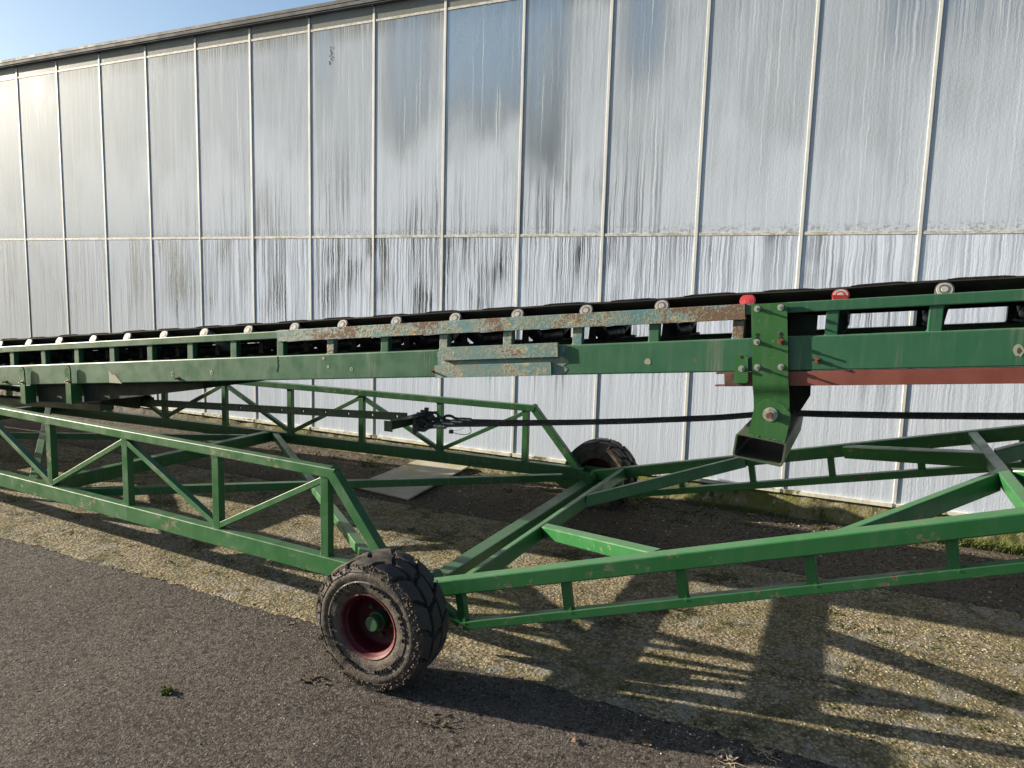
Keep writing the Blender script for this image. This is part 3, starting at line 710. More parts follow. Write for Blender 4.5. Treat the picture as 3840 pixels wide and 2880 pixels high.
# --- wheels
def tyre_prof():
    return [(.131, .03), (.135, .014), (.150, .006), (.162, .004), (.178, .003), (.185, .001), (.190, .004), (.205, .0), (.218, -.002), (.226, .002), (.230, .001), (.238, .003), (.241, .012), (.243, .03), (.243, .1), (.243, .11)]
def wheel(cx, y0, cz, sy, name='wheel'):
    """y0: outer face; sy=+1 the wheel extends towards +Y"""
    W_ = .215; hw = W_/2
    half = tyre_prof(); prof = half + [(r, W_-a) for r, a in reversed(half)]
    c = (cx, y0, cz)
    # rim disc and barrel
    mb = MB()
    rp = [(.132, .030), (.138, .022), (.138, .014), (.133, .010), (.126, .014), (.123, .022), (.117, .028), (.114, .034), (.112, .060), (.110, .085), (.107, .098), (.100, .104), (.03, .106), (.0, .106)]
    mb.cm = 0; lathe(mb, rp, c, n=56, sy=sy)
    wh = mb.build(name, [M['maroon'], M['maroon_worn']], MC, smooth=50)
    me = wh.data
    mi = [0]*len(me.polygons); k = len(rp)-1
    for i in range(len(mi)):
        if (i % k) in (1, 2, 3, 4, 5, 6): mi[i] = 1 if (i % k) in (3, 6) else 0
    me.polygons.foreach_set('material_index', mi)
    mb = MB(); lathe(mb, prof, c, n=72, sy=sy); ty = mb.build('tyre', M['sidewall'], wh, smooth=40)
    mb = MB(); rp2 = [(.143, W_-.03), (.150, W_-.02), (.150, W_-.014), (.142, W_-.01), (.134, W_-.014), (.125, W_-.03), (.12, .11), (.0, .11)]; lathe(mb, rp2, c, n=40, sy=sy); mb.build('inner_rim', M['maroon'], wh, smooth=40)
    # tread blocks: zig-zag edged shoulder blocks and staggered centre blocks
    N = 14; lug = MB()
    def P(r, th, a): return (cx + r*math.sin(th), y0 + a*sy, cz + r*math.cos(th))
    def block(t0, t1, sk, a0, a1, ro, taper):
        # quad strip in angle x axial, edges skewed by sk; three angular steps
        n = 3; vs = []; 
        def ringpts(r, g):
            out = []
            for j, a in enumerate((a0+g*.6, (a0+a1)/2, a1-g*.6)):
                dz = (-.012 if j == 1 else .0)
                for i in range(n+1):
                    t = t0 + (t1-t0)*i/n + sk*(a-a0)/(a1-a0) + dz*2
                    if i == 0: t += g*1.2/.25
                    if i == n: t -= g*1.2/.25
                    out.append((r, t, a))
            return out
        top = ringpts(ro, .0045); bot = ringpts(.240, 0)
        jj = [random.uniform(-.0015, .0015) for _ in top]
        if taper == -1: top = [(r-(.006 if a < a0+.01 else 0), t, a) for r, t, a in top]
        if taper == 1: top = [(r-(.006 if a > a1-.01 else 0), t, a) for r, t, a in top]
        vs = [P(r+j, t, a) for (r, t, a), j in zip(top, jj)] + [P(r, t, a) for r, t, a in bot]
        m = n+1; fs = []
        for j in range(2):
            for i in range(n): fs.append([j*m+i, j*m+i+1, (j+1)*m+i+1, (j+1)*m+i])
        q = 3*m
        for i in range(n): fs.append([q+i, q+i+1, i+1, i]); fs.append([2*m+i, 2*m+i+1, q+2*m+i+1, q+2*m+i])
        for j in range(2): fs.append([j*m, (j+1)*m, q+(j+1)*m, q+j*m]); fs.append([q+j*m+n, q+(j+1)*m+n, (j+1)*m+n, j*m+n])
        if sy < 0: fs = [f[::-1] for f in fs]
        lug.poly(vs, fs)
    st = 2*math.pi/N
    for i in range(N):
        t = i*st + .1
        block(t, t+st*.88, .14, .006, .069, .2655, -1)
        block(t+st*.5, t+st*1.38, -.1, .079, .136, .268, 0)
        block(t+st*.1, t+st*.98, -.16, .146, .209, .2655, 1)
        # shoulder lug running down the sidewall
        for a, s2 in ((.0, 1), (W_, -1)):
            r0, r1 = .231, .262
            tt0, tt1 = (t, t+st*.86) if s2 == 1 else (t+st*.1-.14, t+st*.96-.14)
            b = [P(r1-.006, tt0+.02, a+.010*s2), P(r1-.006, tt1-.02, a+.010*s2), P(r0, tt1-.03, a-.001*s2), P(r0, tt0+.03, a-.001*s2), P(r1, tt0+.02, a+.03*s2), P(r1, tt1-.02, a+.03*s2)]
            f = [[0, 1, 2, 3], [4, 5, 1, 0]]; f2 = [[3, 0, 4], [5, 2, 1]]
            lug.poly(b, [q if (s2*sy > 0) else q[::-1] for q in f+f2])
    tr = lug.build('tread', M['tread'], wh, smooth=25)
    # mud lumps along the shoulder
    mud = MB()
    for i in range(900):
        th = random.random()*6.283; a = random.choice((random.gauss(.004, .004), random.gauss(.010, .006), W_-random.gauss(.008, .006))); r = random.choice((.228, .238, .247, .252))+random.gauss(0, .003)
        p = P(r, th, a); q = random.uniform(.002, .0075)
        dirs = [(1, 0, 0), (0, 1, 0), (-1, 0, 0), (0, -1, 0), (0, 0, 1), (0, 0, -1)]
        mud.poly([(p[0]+d[0]*q*random.uniform(.6, 1.4), p[1]+d[1]*q*random.uniform(.4, 1), p[2]+d[2]*q*random.uniform(.6, 1.4)) for d in dirs],
                 [[0, 1, 4], [1, 2, 4], [2, 3, 4], [3, 0, 4], [1, 0, 5], [2, 1, 5], [3, 2, 5], [0, 3, 5]])
    mud.build('mud', M['mudlump'], wh, smooth=60, kind='stuff')
    # hub
    mb = MB(); yy = lambda a: y0 + a*sy
    cyl(mb, (cx, yy(.11), cz), (cx, yy(.072), cz), .040, 28); cyl(mb, (cx, yy(.072), cz), (cx, yy(.040), cz), .033, 28, r1=.031); cyl(mb, (cx, yy(.040), cz), (cx, yy(.036), cz), .031, 28, r1=.027)
    mb.build('hub', M['hubgreen'], wh)
    for k in range(5):
        a = 2*math.pi*k/5 + .5; mb = MB(); bx, bz = cx + .062*math.sin(a), cz + .062*math.cos(a)
        cyl(mb, (bx, yy(.105), bz), (bx, yy(.092), bz), .009, 6); cyl(mb, (bx, yy(.092), bz), (bx, yy(.086), bz), .005, 10); mb.build('wheel_nut', M['hubgreen'], wh)
    return wh
w1 = wheel(-1.690, 2.268, .262, 1)
w2 = wheel(-1.70, 5.27, .262, -1)

# raised lettering on the near tyre
def arc_text(txt, r, a0, a1, size, y, parent, flip=False):
    cu = bpy.data.curves.new('t', 'FONT'); cu.body = txt; cu.size = size; cu.extrude = .0035; cu.align_x = 'CENTER'; cu.space_character = 1.25
    to = bpy.data.objects.new('t', cu); COL.objects.link(to); dg = bpy.context.evaluated_depsgraph_get(); dg.update()
    me = bpy.data.meshes.new_from_object(to.evaluated_get(dg)); bpy.data.objects.remove(to); bpy.data.curves.remove(cu)
    xs = [v.co.x for v in me.vertices]; w = max(xs)-min(xs); x0 = min(xs); mbt = MB(); vs = []
    for v in me.vertices:
        t = a0 + (a1-a0)*(v.co.x-x0)/w
        rr = r + v.co.y
        vs.append((-1.690 + rr*math.sin(t), y - v.co.z, .262 + rr*math.cos(t)))
    mbt.poly(vs, [list(p.vertices) for p in me.polygons]); return mbt.build('sidewall_lettering', M['letter'], parent, smooth=0)
arc_text('WIDE WALL', .172, R(-66), R(-12), .021, 2.2675, w1)
arc_text('SOLID RIM GUARD', .172, R(6), R(96), .021, 2.2675, w1)
arc_text('WIDE WALL', .172, R(114), R(168), .021, 2.2675, w1)
arc_text('SOLID RIM GUARD', .172, R(186), R(276), .021, 2.2675, w1)
arc_text('HDX', .212, R(-18), R(4), .017, 2.291, w1)
arc_text('HDX', .212, R(162), R(184), .017, 2.291, w1)

# --- lift frame (rises to the right at 15 degrees)
T15 = math.tan(R(15)); U15 = V((-math.sin(R(15)), 0, math.cos(R(15))))
def zt(x): return .465 + T15*(x+1.2)
sN = .134; sF = -.19
def fy_n(x): return 2.58 + sN*(x+1.57)
def fy_f(x): return 4.95 + sF*(x+1.67)
XR = 3.0
mb = MB()
rhs(mb, (-1.71, fy_n(-1.71), zt(-1.71)), (XR, fy_n(XR), zt(XR)), .075, .066, up=U15, ax=-1, ay=1, r=.010)
LIFT = mb.build('lift_frame', M['lift'], MC)
mb = MB(); rhs(mb, (-1.71, fy_f(-1.71), zt(-1.71)), (XR, fy_f(XR), zt(XR)), .055, .072, up=U15, ax=-1, ay=1, r=.010)
mb.build('side_beam', M['lift'], LIFT)
# lower chords: near one runs nearly parallel, its left end turned up to the axle
def zl_n(x): return .21 + .279*(x+1.415)
def zl_f(x): return .275 + .262*(x+1.236)
mb = MB(); rhs(mb, (-1.446, fy_n(-1.446)+.012, .203), (XR, fy_n(XR)+.012, zl_n(XR)), .045, .037, up=U15, ax=-1, ay=1, r=.006)
rhs(mb, (-1.60, fy_n(-1.6)+.013, .31), (-1.447, fy_n(-1.447)+.013, .205), .043, .036, up=(.55, 0, .83), ax=-1, ay=1, r=.006)
mb.build('lower_chord', M['lift'], LIFT)
mb = MB(); rhs(mb, (-1.5, fy_f(-1.5)+.006, zl_f(-1.5)), (XR, fy_f(XR)+.006, zl_f(XR)), .045, .042, up=U15, ax=-1, ay=1, r=.006)
mb.build('lower_chord', M['lift'], LIFT)
for fy, zl, h, xs_ in ((fy_n, zl_n, .066, (-1.452, -1.0, -.556, -.108, .333, .78, 1.22)), (fy_f, zl_f, .07, (-1.475, -1.03, -.57, -.115, .335, .79, 1.24))):
    for x in xs_:
        mb = MB(); y = fy(x)+.033
        tx = x-.013; rhs(mb, (x+.008, y, zl(x)-.004), (tx, y, zt(tx)-h+.0), .038, .034, up=(0, 1, 0), r=.006)
        for q, w_ in ((V((x+.008, y, zl(x)-.001)), 1), (V((tx, y, zt(tx)-h-.004)), 1)):
            rhs(mb, q - V((0, 0, .003)), q + V((0, 0, .003)), .043, .04, up=(0, 1, 0), r=.012)
        mb.build('frame_post', M['lift'], LIFT)
def lbeam(name, a, b, w, h, dz, mat=M['lift'], c0=None, c1=None, ax=0):
    mb = MB(); rhs(mb, (a[0], a[1], zt(a[0])-dz), (b[0], b[1], zt(b[0])-dz), w, h, up=U15, ax=ax, ay=1, r=.009, c0=c0, c1=c1); return mb.build(name, mat, LIFT)
lbeam('cross_beam', (-1.456, fy_n(-1.456)+.07), (-1.466, fy_f(-1.466)+.01), .042, .070, .0035)
lbeam('cross_beam', (.553, fy_n(.553)+.07), (.553, fy_f(.553)+.01), .045, .072, .0035)
lbeam('lift_brace', (-1.438, 3.455), (-.68, 2.80), .056, .066, .0055, c0=(1, 0, 0))
lbeam('lift_brace', (-1.438, 4.115), (-.64, 4.755), .05, .070, .0055, c0=(1, 0, 0))
lbeam('lift_brace', (-.02, 2.86), (.535, 3.54), .05, .072, .0055, c1=(1, 0, 0))
lbeam('lift_brace', (-.05, 4.64), (.535, 3.975), .055, .072, .0055, c1=(1, 0, 0))
lbeam('lift_brace', (.575, 3.99), (1.25, 4.48), .05, .072, .0055, c0=(1, 0, 0))
lbeam('lift_brace', (.575, 3.56), (1.25, 3.02), .05, .072, .0055, c0=(1, 0, 0))
lbeam('cross_beam', (2.6, fy_n(2.6)+.07), (2.6, fy_f(2.6)+.01), .045, .072, .0035)

# --- boom
SB = .0910
def rt(x): return 1.611 + SB*(x+.05)      # top of the upper rail
def bt(x): return rt(x) - .1475
def bb(x): return bt(x) - .1465
UB = V((-SB, 0, 1)).normalized(); BX0, BX1 = -12.0, 5.0
BYN, BYF = 3.35, 4.15
def boom_side(y, w_main, mirror=False):
    mb = MB()
    rhs(mb, (BX0, y, bt(BX0)), (BX1, y, bt(BX1)), .08, .146, up=UB, ax=-1, ay=1, r=.010)
    sd_ = mb.build('boom_beam', M['boom'], MC)
    mb = MB()
    rhs(mb, (BX0, y+.002, rt(BX0)), (BX1, y+.002, rt(BX1)), .05, .046, up=UB, ax=-1, ay=1, r=.008); mb.build('top_rail', M['boom'], sd_)
    pmb = MB(); rhs(pmb, (0, 0, -.1075), (0, 0, .003), .05, .037, up=(0, 1, 0), r=.006)
    for z in (-.1015, -.002): rhs(pmb, (0, 0, z-.0025), (0, 0, z+.0025), .056, .043, up=(0, 1, 0), r=.012)
    me = None
    for k in range(-24, 13):
        x = -.129 + .3757*k
        p = (x, y+.03, rt(x)-.0455)
        if y == BYN and k in (-7, -5, -4, -3, -1): pmb.build('rail_post', M['teal'], sd_, loc=(0, 0, 0), label='worn tan and turquoise rail post').location = V(p)-wloc(sd_); continue
        if me is None: o = pmb.build('rail_post', M['boom'], sd_, loc=(0, 0, 0)); o.location = V(p)-wloc(sd_); me = o.data
        else: link('rail_post', me, sd_, p)
    return sd_
bs1 = boom_side(BYN, .08); bs2 = boom_side(BYF, .08)
# rusted cover over the top rail
mb = MB(); rhs(mb, (-3.145, BYN-.006, rt(-3.145)+.0035), (-.482, BYN-.006, rt(-.482)+.0035), .06, .068, up=UB, ax=-1, ay=1, r=.004)
mb.build('rail_cover', M['teal_rusty'], bs1, label='rusty turquoise steel sleeve over the top rail')
for (x0, x1, z0, z1, yy) in ((-2.006, -1.346, 1.298, 1.229, .022), (-2.044, -1.380, 1.199, 1.134, .016)):
    mb = MB(); rhs(mb, (x0, BYN-yy, z0), (x1, BYN-yy, z0+(x1-x0)*.0935), yy-.002, z0-z1, up=UB, ax=-1, ay=1, r=.002); mb.build('patch_plate', M['teal'], bs1, label='rusty turquoise repair plate')
# turquoise primer zone round the repair
mb = MB(); zz = lambda x, f: bb(x) + .1465*f
pp = []
for t in np.linspace(0, 1, 14): pp.append((-2.035 + .72*t, zz(-2.035 + .72*t, .03)))
for t in np.linspace(.08, .9, 8): x_ = -1.31 + random.uniform(-.02, .03); pp.append((x_, zz(x_, t)))
for t in np.linspace(1, 0, 14): pp.append((-2.02 + .72*t, zz(-2.02 + .72*t, .955)))
for t in np.linspace(.9, .08, 8): x_ = -2.03 + random.uniform(-.012, .006); pp.append((x_, zz(x_, t)))
prism(mb, pp, BYN-.0018, BYN+.001)
mb.build('primer_patch', M['teal'], bs1)
# worn paint spots
def spot(x, z, rx, rz, mat=M['paintchip'], inner=True):
    mb = MB(); pts = [(x+rx*math.cos(t)*random.uniform(.8, 1.15), z+rz*math.sin(t)*random.uniform(.8, 1.15)) for t in np.linspace(0, 2*math.pi, 13)[:-1]]
    prism(mb, pts[::-1], BYN-.0012, BYN+.0005)
    o = mb.build('paint_spot', mat, bs1)
    if inner:
        mb = MB(); pts = [(x+rx*.4*math.cos(t)*random.uniform(.6, 1.3), z+rz*.45*math.sin(t)*random.uniform(.6, 1.3)) for t in np.linspace(0, 2*math.pi, 9)[:-1]]
        prism(mb, pts[::-1], BYN-.002, BYN-.0008); mb.build('rust_spot', M['rust'], o)
for x, f, a, b_, inn in ((-4.04, .36, .012, .017, True), (-3.69, .37, .012, .018, True), (-2.80, .84, .011, .009, False), (-2.765, .5, .009, .009, False), (-2.60, .38, .012, .012, True), (-.90, .38, .016, .015, False), (.53, .42, .018, .024, True), (-5.66, .36, .010, .02, True)):
    spot(x, zz(x, f), a, b_, inner=inn)
mb = MB(); x = -4.66
prism(mb, [(x, zz(x, .03)), (x+.13, zz(x, .06)), (x+.105, zz(x, .25)), (x+.06, zz(x, .42)), (x, zz(x, .66))][::1], BYN-.0012, BYN+.0005); sp = mb.build('bare_scrape', M['paintchip'], bs1)
mb = MB(); prism(mb, [(x+.002, zz(x, .62)), (x+.03, zz(x, .42)), (x+.062, zz(x, .42)), (x+.127, zz(x, .08)), (x+.07, zz(x, .45)), (x+.03, zz(x, .52))], BYN-.002, BYN-.0008); mb.build('red_scrape', M['red'], sp)
# weld crack below the joint of the top rail
mb = MB(); pts = [V((-3.145+random.uniform(-.004, .004), BYN-.001, bt(-3.145)-.002-.012*k)) for k in range(9)]; tubepath(mb, pts, .0014, 4); mb.build('crack', M['rust'], bs1)

# idler sets and belt
RXS = [-11.6+.36*k for k in range(16)] + [-5.95, -5.59, -5.234, -4.861, -4.507, -4.151, -3.784, -3.408, -3.043, -2.69, -2.323, -1.952, -1.59, -1.224, -.856, -.477, -.105, .269, .64, 1.01, 1.38, 1.75, 2.12, 2.5, 2.87, 3.24, 3.6, 4.0, 4.4]
YC = (BYN+BYF+.08)/2
def idler_meshes():
    out = {}
    mb = MB(); rhs(mb, (0, BYN+.05, .004), (0, BYF+.03, .004), .045, .012, up=(0, 0, 1), r=.002)
    for y in (YC-.155, YC+.155):
        prism2 = [(-.022, .01), (.022, .01), (.016, .075), (-.016, .075)]; prism(mb, prism2, y-.004, y+.004)
    for s_ in (-1, 1):
        y1 = YC + s_*.30; prism(mb, [(-.02, .01), (.02, .01), (.014, .10), (-.014, .10)], y1-.004, y1+.004)
    out['b'] = mb
    return out
ib = idler_meshes()['b']; me_b = None
def roller_mesh(p0, p1, r=.036, caps=True):
    mb = MB(); mb.cm = 0; cyl(mb, p0, p1, r, 22)
    return mb
d = V((0, -.265, .118)); nd = d.normalized()
me_w = {}
for x in RXS:
    z = bt(x) + .004
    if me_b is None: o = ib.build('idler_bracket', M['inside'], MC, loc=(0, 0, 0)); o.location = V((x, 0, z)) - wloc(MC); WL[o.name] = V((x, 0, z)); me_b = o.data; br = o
    else: br = link('idler_bracket', me_b, MC, (x, 0, z))
    pale = abs(x+3.784) < .01
    for key in (('c',), ('n', pale), ('f',)):
        if key not in me_w:
            mb = MB()
            if key[0] == 'c': cyl(mb, (0, YC-.145, .037), (0, YC+.145, .037), .034, 20)
            elif key[0] == 'n': cyl(mb, (0, YC-.165, .045), (0, YC-.165-.238, .1575), .033, 26)
            else: cyl(mb, (0, YC+.165, .045), (0, YC+.165+.238, .1575), .033, 20)
            o = mb.build('roller', M['rollerpale'] if (key[0] == 'n' and pale) else M['rollersteel'], br, loc=(0, 0, 0)); o.location = V((0, 0, 0)); me_w[key] = o.data
        else: link('roller', me_w[key], br, (x, 0, z))
    # end cap of the near wing roller
    red = abs(x+.477) < .01; half = abs(x+.105) < .01
    kk = ('cap', red, half)
    if kk not in me_w:
        p = V((0, YC-.165-.238, .1575)); dd = V((0, -.238, .1125)).normalized(); mb = MB()
        mb.cm = 0; cyl(mb, p - dd*.004, p + dd*.004, .0338, 30); mb.cm = 1
        cyl(mb, p+dd*.004, p+dd*.0055, .0295, 28, r1=.0285); mb.cm = 0; cyl(mb, p+dd*.0055, p+dd*.0065, .021, 24, r1=.020); mb.cm = 1; cyl(mb, p+dd*.0065, p+dd*.0075, .013, 20, r1=.012)
        if half:
            mb.cm = 0; a = V((1, 0, 0)); b = dd.cross(a); pts = [p + dd*.008 + (a*math.cos(t)+b*math.sin(t))*.031 for t in np.linspace(0, math.pi, 14)]
            if b.z > 0: pts = [p + dd*.008 + (a*math.cos(t)-b*math.sin(t))*.031 for t in np.linspace(0, math.pi, 14)]
            pts2 = [q + dd*.001 for q in pts]; mb.poly(pts2 + pts, [list(range(14)), list(range(14))[::-1]])
        mats = [M['cap_red'], M['cap_red']] if red else ([M['cap_red'], M['cap']] if half else [M['cap_ring'], M['cap']])
        o = mb.build('roller_cap', mats, br, loc=(0, 0, 0)); o.location = V((0, 0, 0)); me_w[kk] = o.data
        if red: o['label'] = 'red plastic roller cap'
        if half: o['label'] = 'half red half white roller cap'
    else: link('roller_cap', me_w[kk], br, (x, 0, z))
# belt (troughed)
def belt_pts(x, k=0):
    sag = .0015*math.sin(x*8.4) + .002*mnoise.noise(V((x*2.2, k, 0)))
    z = bt(x) + .004
    ys = [YC-.397, YC-.385, YC-.30, YC-.165, YC+.165, YC+.30, YC+.385, YC+.397]
    zs_ = [.188+sag, .184+sag, .143, .077, .077, .143, .184, .190]
    return [(x, a, z+b) for a, b in zip(ys, zs_)]
mb = MB(); nx = int((BX1-BX0)/.05)+1; vs = []
for i in range(nx):
    x = BX0 + i*.05; t = belt_pts(x); vs += t + [(a, b, c+.008) for a, b, c in reversed(t)]
fs = []; m = 16
for i in range(nx-1):
    for k in range(m): fs.append([i*m+k, i*m+(k+1) % m, (i+1)*m+(k+1) % m, (i+1)*m+k])
mb.poly(vs, fs); belt = mb.build('conveyor_belt', M['rubber'], MC, smooth=35)
# raised cleats lying across the belt edge
x = BX0+.2
while x < BX1-.4:
    L = .21+random.uniform(-.01, .02); mb = MB(); vs = []
    for i in range(7):
        xx = x + L*i/6; hgt = .006 if 0 < i < 6 else .002
        t = belt_pts(xx); a, b = t[0], t[1]
        vs += [(xx, YC-.3985, a[2]+.0075), (xx, YC-.400, a[2]+.0075+hgt), (xx, YC-.33, t[2][2]+.024+hgt), (xx, YC-.33, t[2][2]+.022)]
    fs = []
    for i in range(6):
        for k in range(4): fs.append([i*4+k, i*4+(k+1) % 4, (i+1)*4+(k+1) % 4, (i+1)*4+k])
    fs += [[3, 2, 1, 0], [24, 25, 26, 27]]
    mb.poly(vs, fs); mb.build('belt_cleat', M['rubber'], belt, smooth=30)
    x += .345
mb = MB(); rhs(mb, (BX0, YC, bt(BX0)-.05), (BX1, YC, bt(BX1)-.05), .62, .010, up=UB, r=.003); mb.build('return_belt', M['rubber'], MC)

# red channel under the beam at the right
mb = MB(); cz0 = lambda x: bb(x) - .0015
def zch(x): return bb(x) - .003
def chan(mb, x0, x1, y, h, dep, t):
    for a, b, w_, hh in ((0, 0, t, h),): rhs(mb, (x0, y, zch(x0)), (x1, y, zch(x1)), t, h, up=UB, ax=-1, ay=1, r=.002)
    rhs(mb, (x0-.04, y+t, zch(x0-.04)), (x1, y+t, zch(x1)), dep, t, up=UB, ax=-1, ay=1, r=.002)
    rhs(mb, (x0-.04, y+t, zch(x0-.04)-h+t), (x1, y+t, zch(x1)-h+t), dep, t, up=UB, ax=-1, ay=1, r=.002)
chan(mb, -.548, 5.0, BYN-.004, .061, .035, .006); mb.build('support_channel', M['red'], MC)
mb = MB(); rhs(mb, (-.55, BYN-.0065, zch(-.55)-.002), (-.455, BYN-.0065, zch(-.455)-.002), .0024, .057, up=UB, ax=-1, ay=1, r=.001); mb.build('rusty_channel_end', M['rust'], MC)
# mounting plate
def poly_plate(name, pts, y0, y1, mat, parent, **kw):
    mb = MB(); prism(mb, pts, y0, y1); return mb.build(name, mat, parent, smooth=20, **kw)
mb = MB()
yp = BYN-.020
prof = [(1.575, yp), (1.235, yp), (1.215, yp+.002), (1.195, yp+.012), (1.178, yp+.020), (1.160, yp+.022), (1.04, yp+.022)]
xl = lambda z: -.454 + (1.575-z)*.085; xr = lambda z: -.308 + (1.575-z)*.085
vs = []
for z, y in prof: vs += [(xl(z), y, z), (xr(z), y, z+.012), (xr(z), y+.010, z+.012), (xl(z), y+.010, z)]
fs = []
for i in range(len(prof)-1):
    for k in range(4): fs.append([(i+1)*4+k, (i+1)*4+(k+1) % 4, i*4+(k+1) % 4, i*4+k])
fs += [[0, 1, 2, 3], [len(prof)*4-1, len(prof)*4-2, len(prof)*4-3, len(prof)*4-4]]
mb.poly(vs, fs); MP = mb.build('mounting_plate', M['plate'], MC, smooth=40)
for i, (x, z) in enumerate(((-.427, 1.556), (-.332, 1.565), (-.419, 1.413), (-.322, 1.420), (-.410, 1.304), (-.313, 1.312))):
    hexbolt('plate_bolt', (x, yp, z), MP, M['rustbolt'] if i == 3 else M['zinc'], stud=.022)
for x, z in ((-.418, 1.444), (-.322, 1.452), (-.4185, 1.427), (-.322, 1.434)):
    mb = MB(); cyl(mb, (x, yp+.001, z), (x, yp-.0008, z), .0085, 16); mb.build('bolt_hole', M['inside'], MP)
# far mounting plate
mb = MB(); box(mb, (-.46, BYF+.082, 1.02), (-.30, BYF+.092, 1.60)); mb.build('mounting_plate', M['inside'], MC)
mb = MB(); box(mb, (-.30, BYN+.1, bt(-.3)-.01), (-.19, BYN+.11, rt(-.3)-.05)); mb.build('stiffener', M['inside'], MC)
# small lug plate left of it
LG = poly_plate('lug_plate', [(-.503, 1.228), (-.508, 1.336), (-.494, 1.358), (-.466, 1.360), (-.451, 1.343), (-.444, 1.240), (-.452, 1.232)][::-1], BYN-.022, BYN-.010, M['plate'], MC)
hexbolt('plate_bolt', (-.475, BYN-.022, 1.294), LG, M['zinc'], stud=.004)
mb = MB(); cyl(mb, (-.477, BYN-.0215, 1.344), (-.477, BYN-.0228, 1.344), .007, 16); mb.build('bolt_hole', M['inside'], LG)
for i, (x, f) in enumerate(((-.174, .29), (-2.055, .22), (-3.985, .16), (-5.83, .17))):
    x0 = x; hexbolt('beam_bolt', (x0, BYN, zz(x0, f)), bs1, M['rustbolt'], r=.010, stud=.022)
# hollow cross tube
CT = [(-.473, 1.015), (-.262, .992), (-.279, .882), (-.488, .908)]
ctr = V((sum(p[0] for p in CT)/4, 0, sum(p[1] for p in CT)/4)); ang = math.atan2(.992-1.015, .211)
ux = V((math.cos(ang), 0, math.sin(ang))); uz = V((-ux.z, 0, ux.x)); uz = V((.10, 0, 1)).normalized()
def ring(w_, h_, r_): return [ctr + ux*a + uz*b for a, b in rrect(w_, h_, r_, 4)]
o_ = ring(.213, .108, .014); i_ = ring(.197, .093, .009); n = len(o_); y0, y1 = 3.30, 4.24
vs = [(p.x, y0, p.z) for p in o_] + [(p.x, y0, p.z) for p in i_] + [(p.x, y1, p.z) for p in o_] + [(p.x, y1, p.z) for p in i_]
fs = []
for k in range(n):
    l = (k+1) % n; fs += [[k, l, n+l, n+k], [2*n+k, k, l, 2*n+l][::-1], [n+k, n+l, 3*n+l, 3*n+k][::-1], [2*n+l, 2*n+k, 3*n+k, 3*n+l]]
mb = MB(); mb.poly(vs, fs); CTo = mb.build('cross_tube', M['tube'], MC, smooth=40)
tl = poly_plate('pivot_lug', [(-.428, 1.005), (-.409, 1.138), (-.367, 1.168), (-.352, 1.169), (-.292, 1.153), (-.262, 1.117), (-.260, 1.088), (-.274, .992)][::-1], 3.318, 3.330, M['plate'], CTo)
mb = MB(); cyl(mb, (-.342, 3.318, 1.106), (-.342, 3.315, 1.106), .031, 24); cyl(mb, (-.342, 3.315, 1.106), (-.342, 3.298, 1.106), .023, 6); mb.cm = 1; cyl(mb, (-.342, 3.298, 1.106), (-.342, 3.274, 1.106), .0125, 16)
mb.build('pivot_bolt', [M['zinc'], M['rustbolt']], CTo)
mb = MB(); pts = [V((-.43+.155*t, 3.312+random.uniform(-.002, .002), 1.008-.0165*t*1.05)) for t in np.linspace(0, 1, 18)]; tubepath(mb, [p+V((0, 0, random.uniform(-.0025, .0025))) for p in pts], .0055, 6); mb.build('weld_bead', M['plate'], CTo)
prism_pts = [(-.45, 1.0), (-.29, .99), (-.235, 1.10), (-.24, 1.25), (-.42, 1.25)]
mb = MB(); prism(mb, prism_pts[::-1], 4.16, 4.172); mb.build('pivot_lug', M['inside'], CTo)

# slide tray under the boom at the left
mb = MB(); tb = [(-5.62, .676), (-5.476, .690), (-5.153, .708), (-4.765, .765), (-3.825, .922), (-3.825, bb(-3.825)-.003), (-5.62, bb(-5.62)-.003)]
prism(mb, tb, 3.405, 3.413); prism(mb, tb, 4.17, 4.178)
bt_ = tb[:5]
for a, b in zip(bt_[:-1], bt_[1:]): rhs(mb, (a[0], 3.79, a[1]+.004), (b[0], 3.79, b[1]+.004), .75, .006, r=.001)
box(mb, (-3.835, 3.413, .925), (-3.827, 4.17, bb(-3.83)-.004))
mb.build('slide_tray', M['inside'], MC, smooth=20)  # shade under the boom is put into the tray's near-black colour
for x0 in (-5.59, -5.063):
    zt_ = bt(x0)-.012; zb = .675 if x0 < -5.3 else .722
    mb = MB(); pts = [(x0-.028, zb), (x0+.03, zb), (x0+.027, zt_-.03), (x0+.018, zt_-.008), (x0, zt_), (x0-.018, zt_-.008), (x0-.027, zt_-.03)]
    prism(mb, pts, 3.322, 3.332)
    box(mb, (x0+.024, 3.332, zb), (x0+.032, 3.40, bb(x0)-.004)); st_ = mb.build('hanger_strap', M['frame'], MC, smooth=20)
    hexbolt('plate_bolt', (x0, 3.322, bb(x0)+.022), st_, M['zinc'], stud=.012)
    mb = MB(); cyl(mb, (x0, 3.3225, zt_-.028), (x0, 3.3212, zt_-.028), .008, 14); mb.build('bolt_hole', M['inside'], st_)
mb = MB(); rhs(mb, (-7.6, 4.2, .56), (-5.5, 4.2, .58), .05, .04, r=.005); mb.build('guide_bar', M['inside'], MC)
mb = MB(); rhs(mb, (-7.2, 4.1, .47), (-5.2, 4.1, .64), .06, .045, r=.005); mb.build('guide_bar', M['inside'], MC)
mb = MB(); rhs(mb, (-9.5, 3.78, .42), (-5.3, 3.78, .62), .12, .06, r=.01); mb.build('draw_beam', M['dark_green'], MC)
mb = MB()
hp = [(-13.2, .75), (-6.75, 1.02), (-6.75, 2.30), (-13.2, 2.22)]
prism(mb, [(-13.2, .62), (-6.4, 1.09), (-6.4, 2.36), (-13.2, 2.3)], 3.50, 3.506)
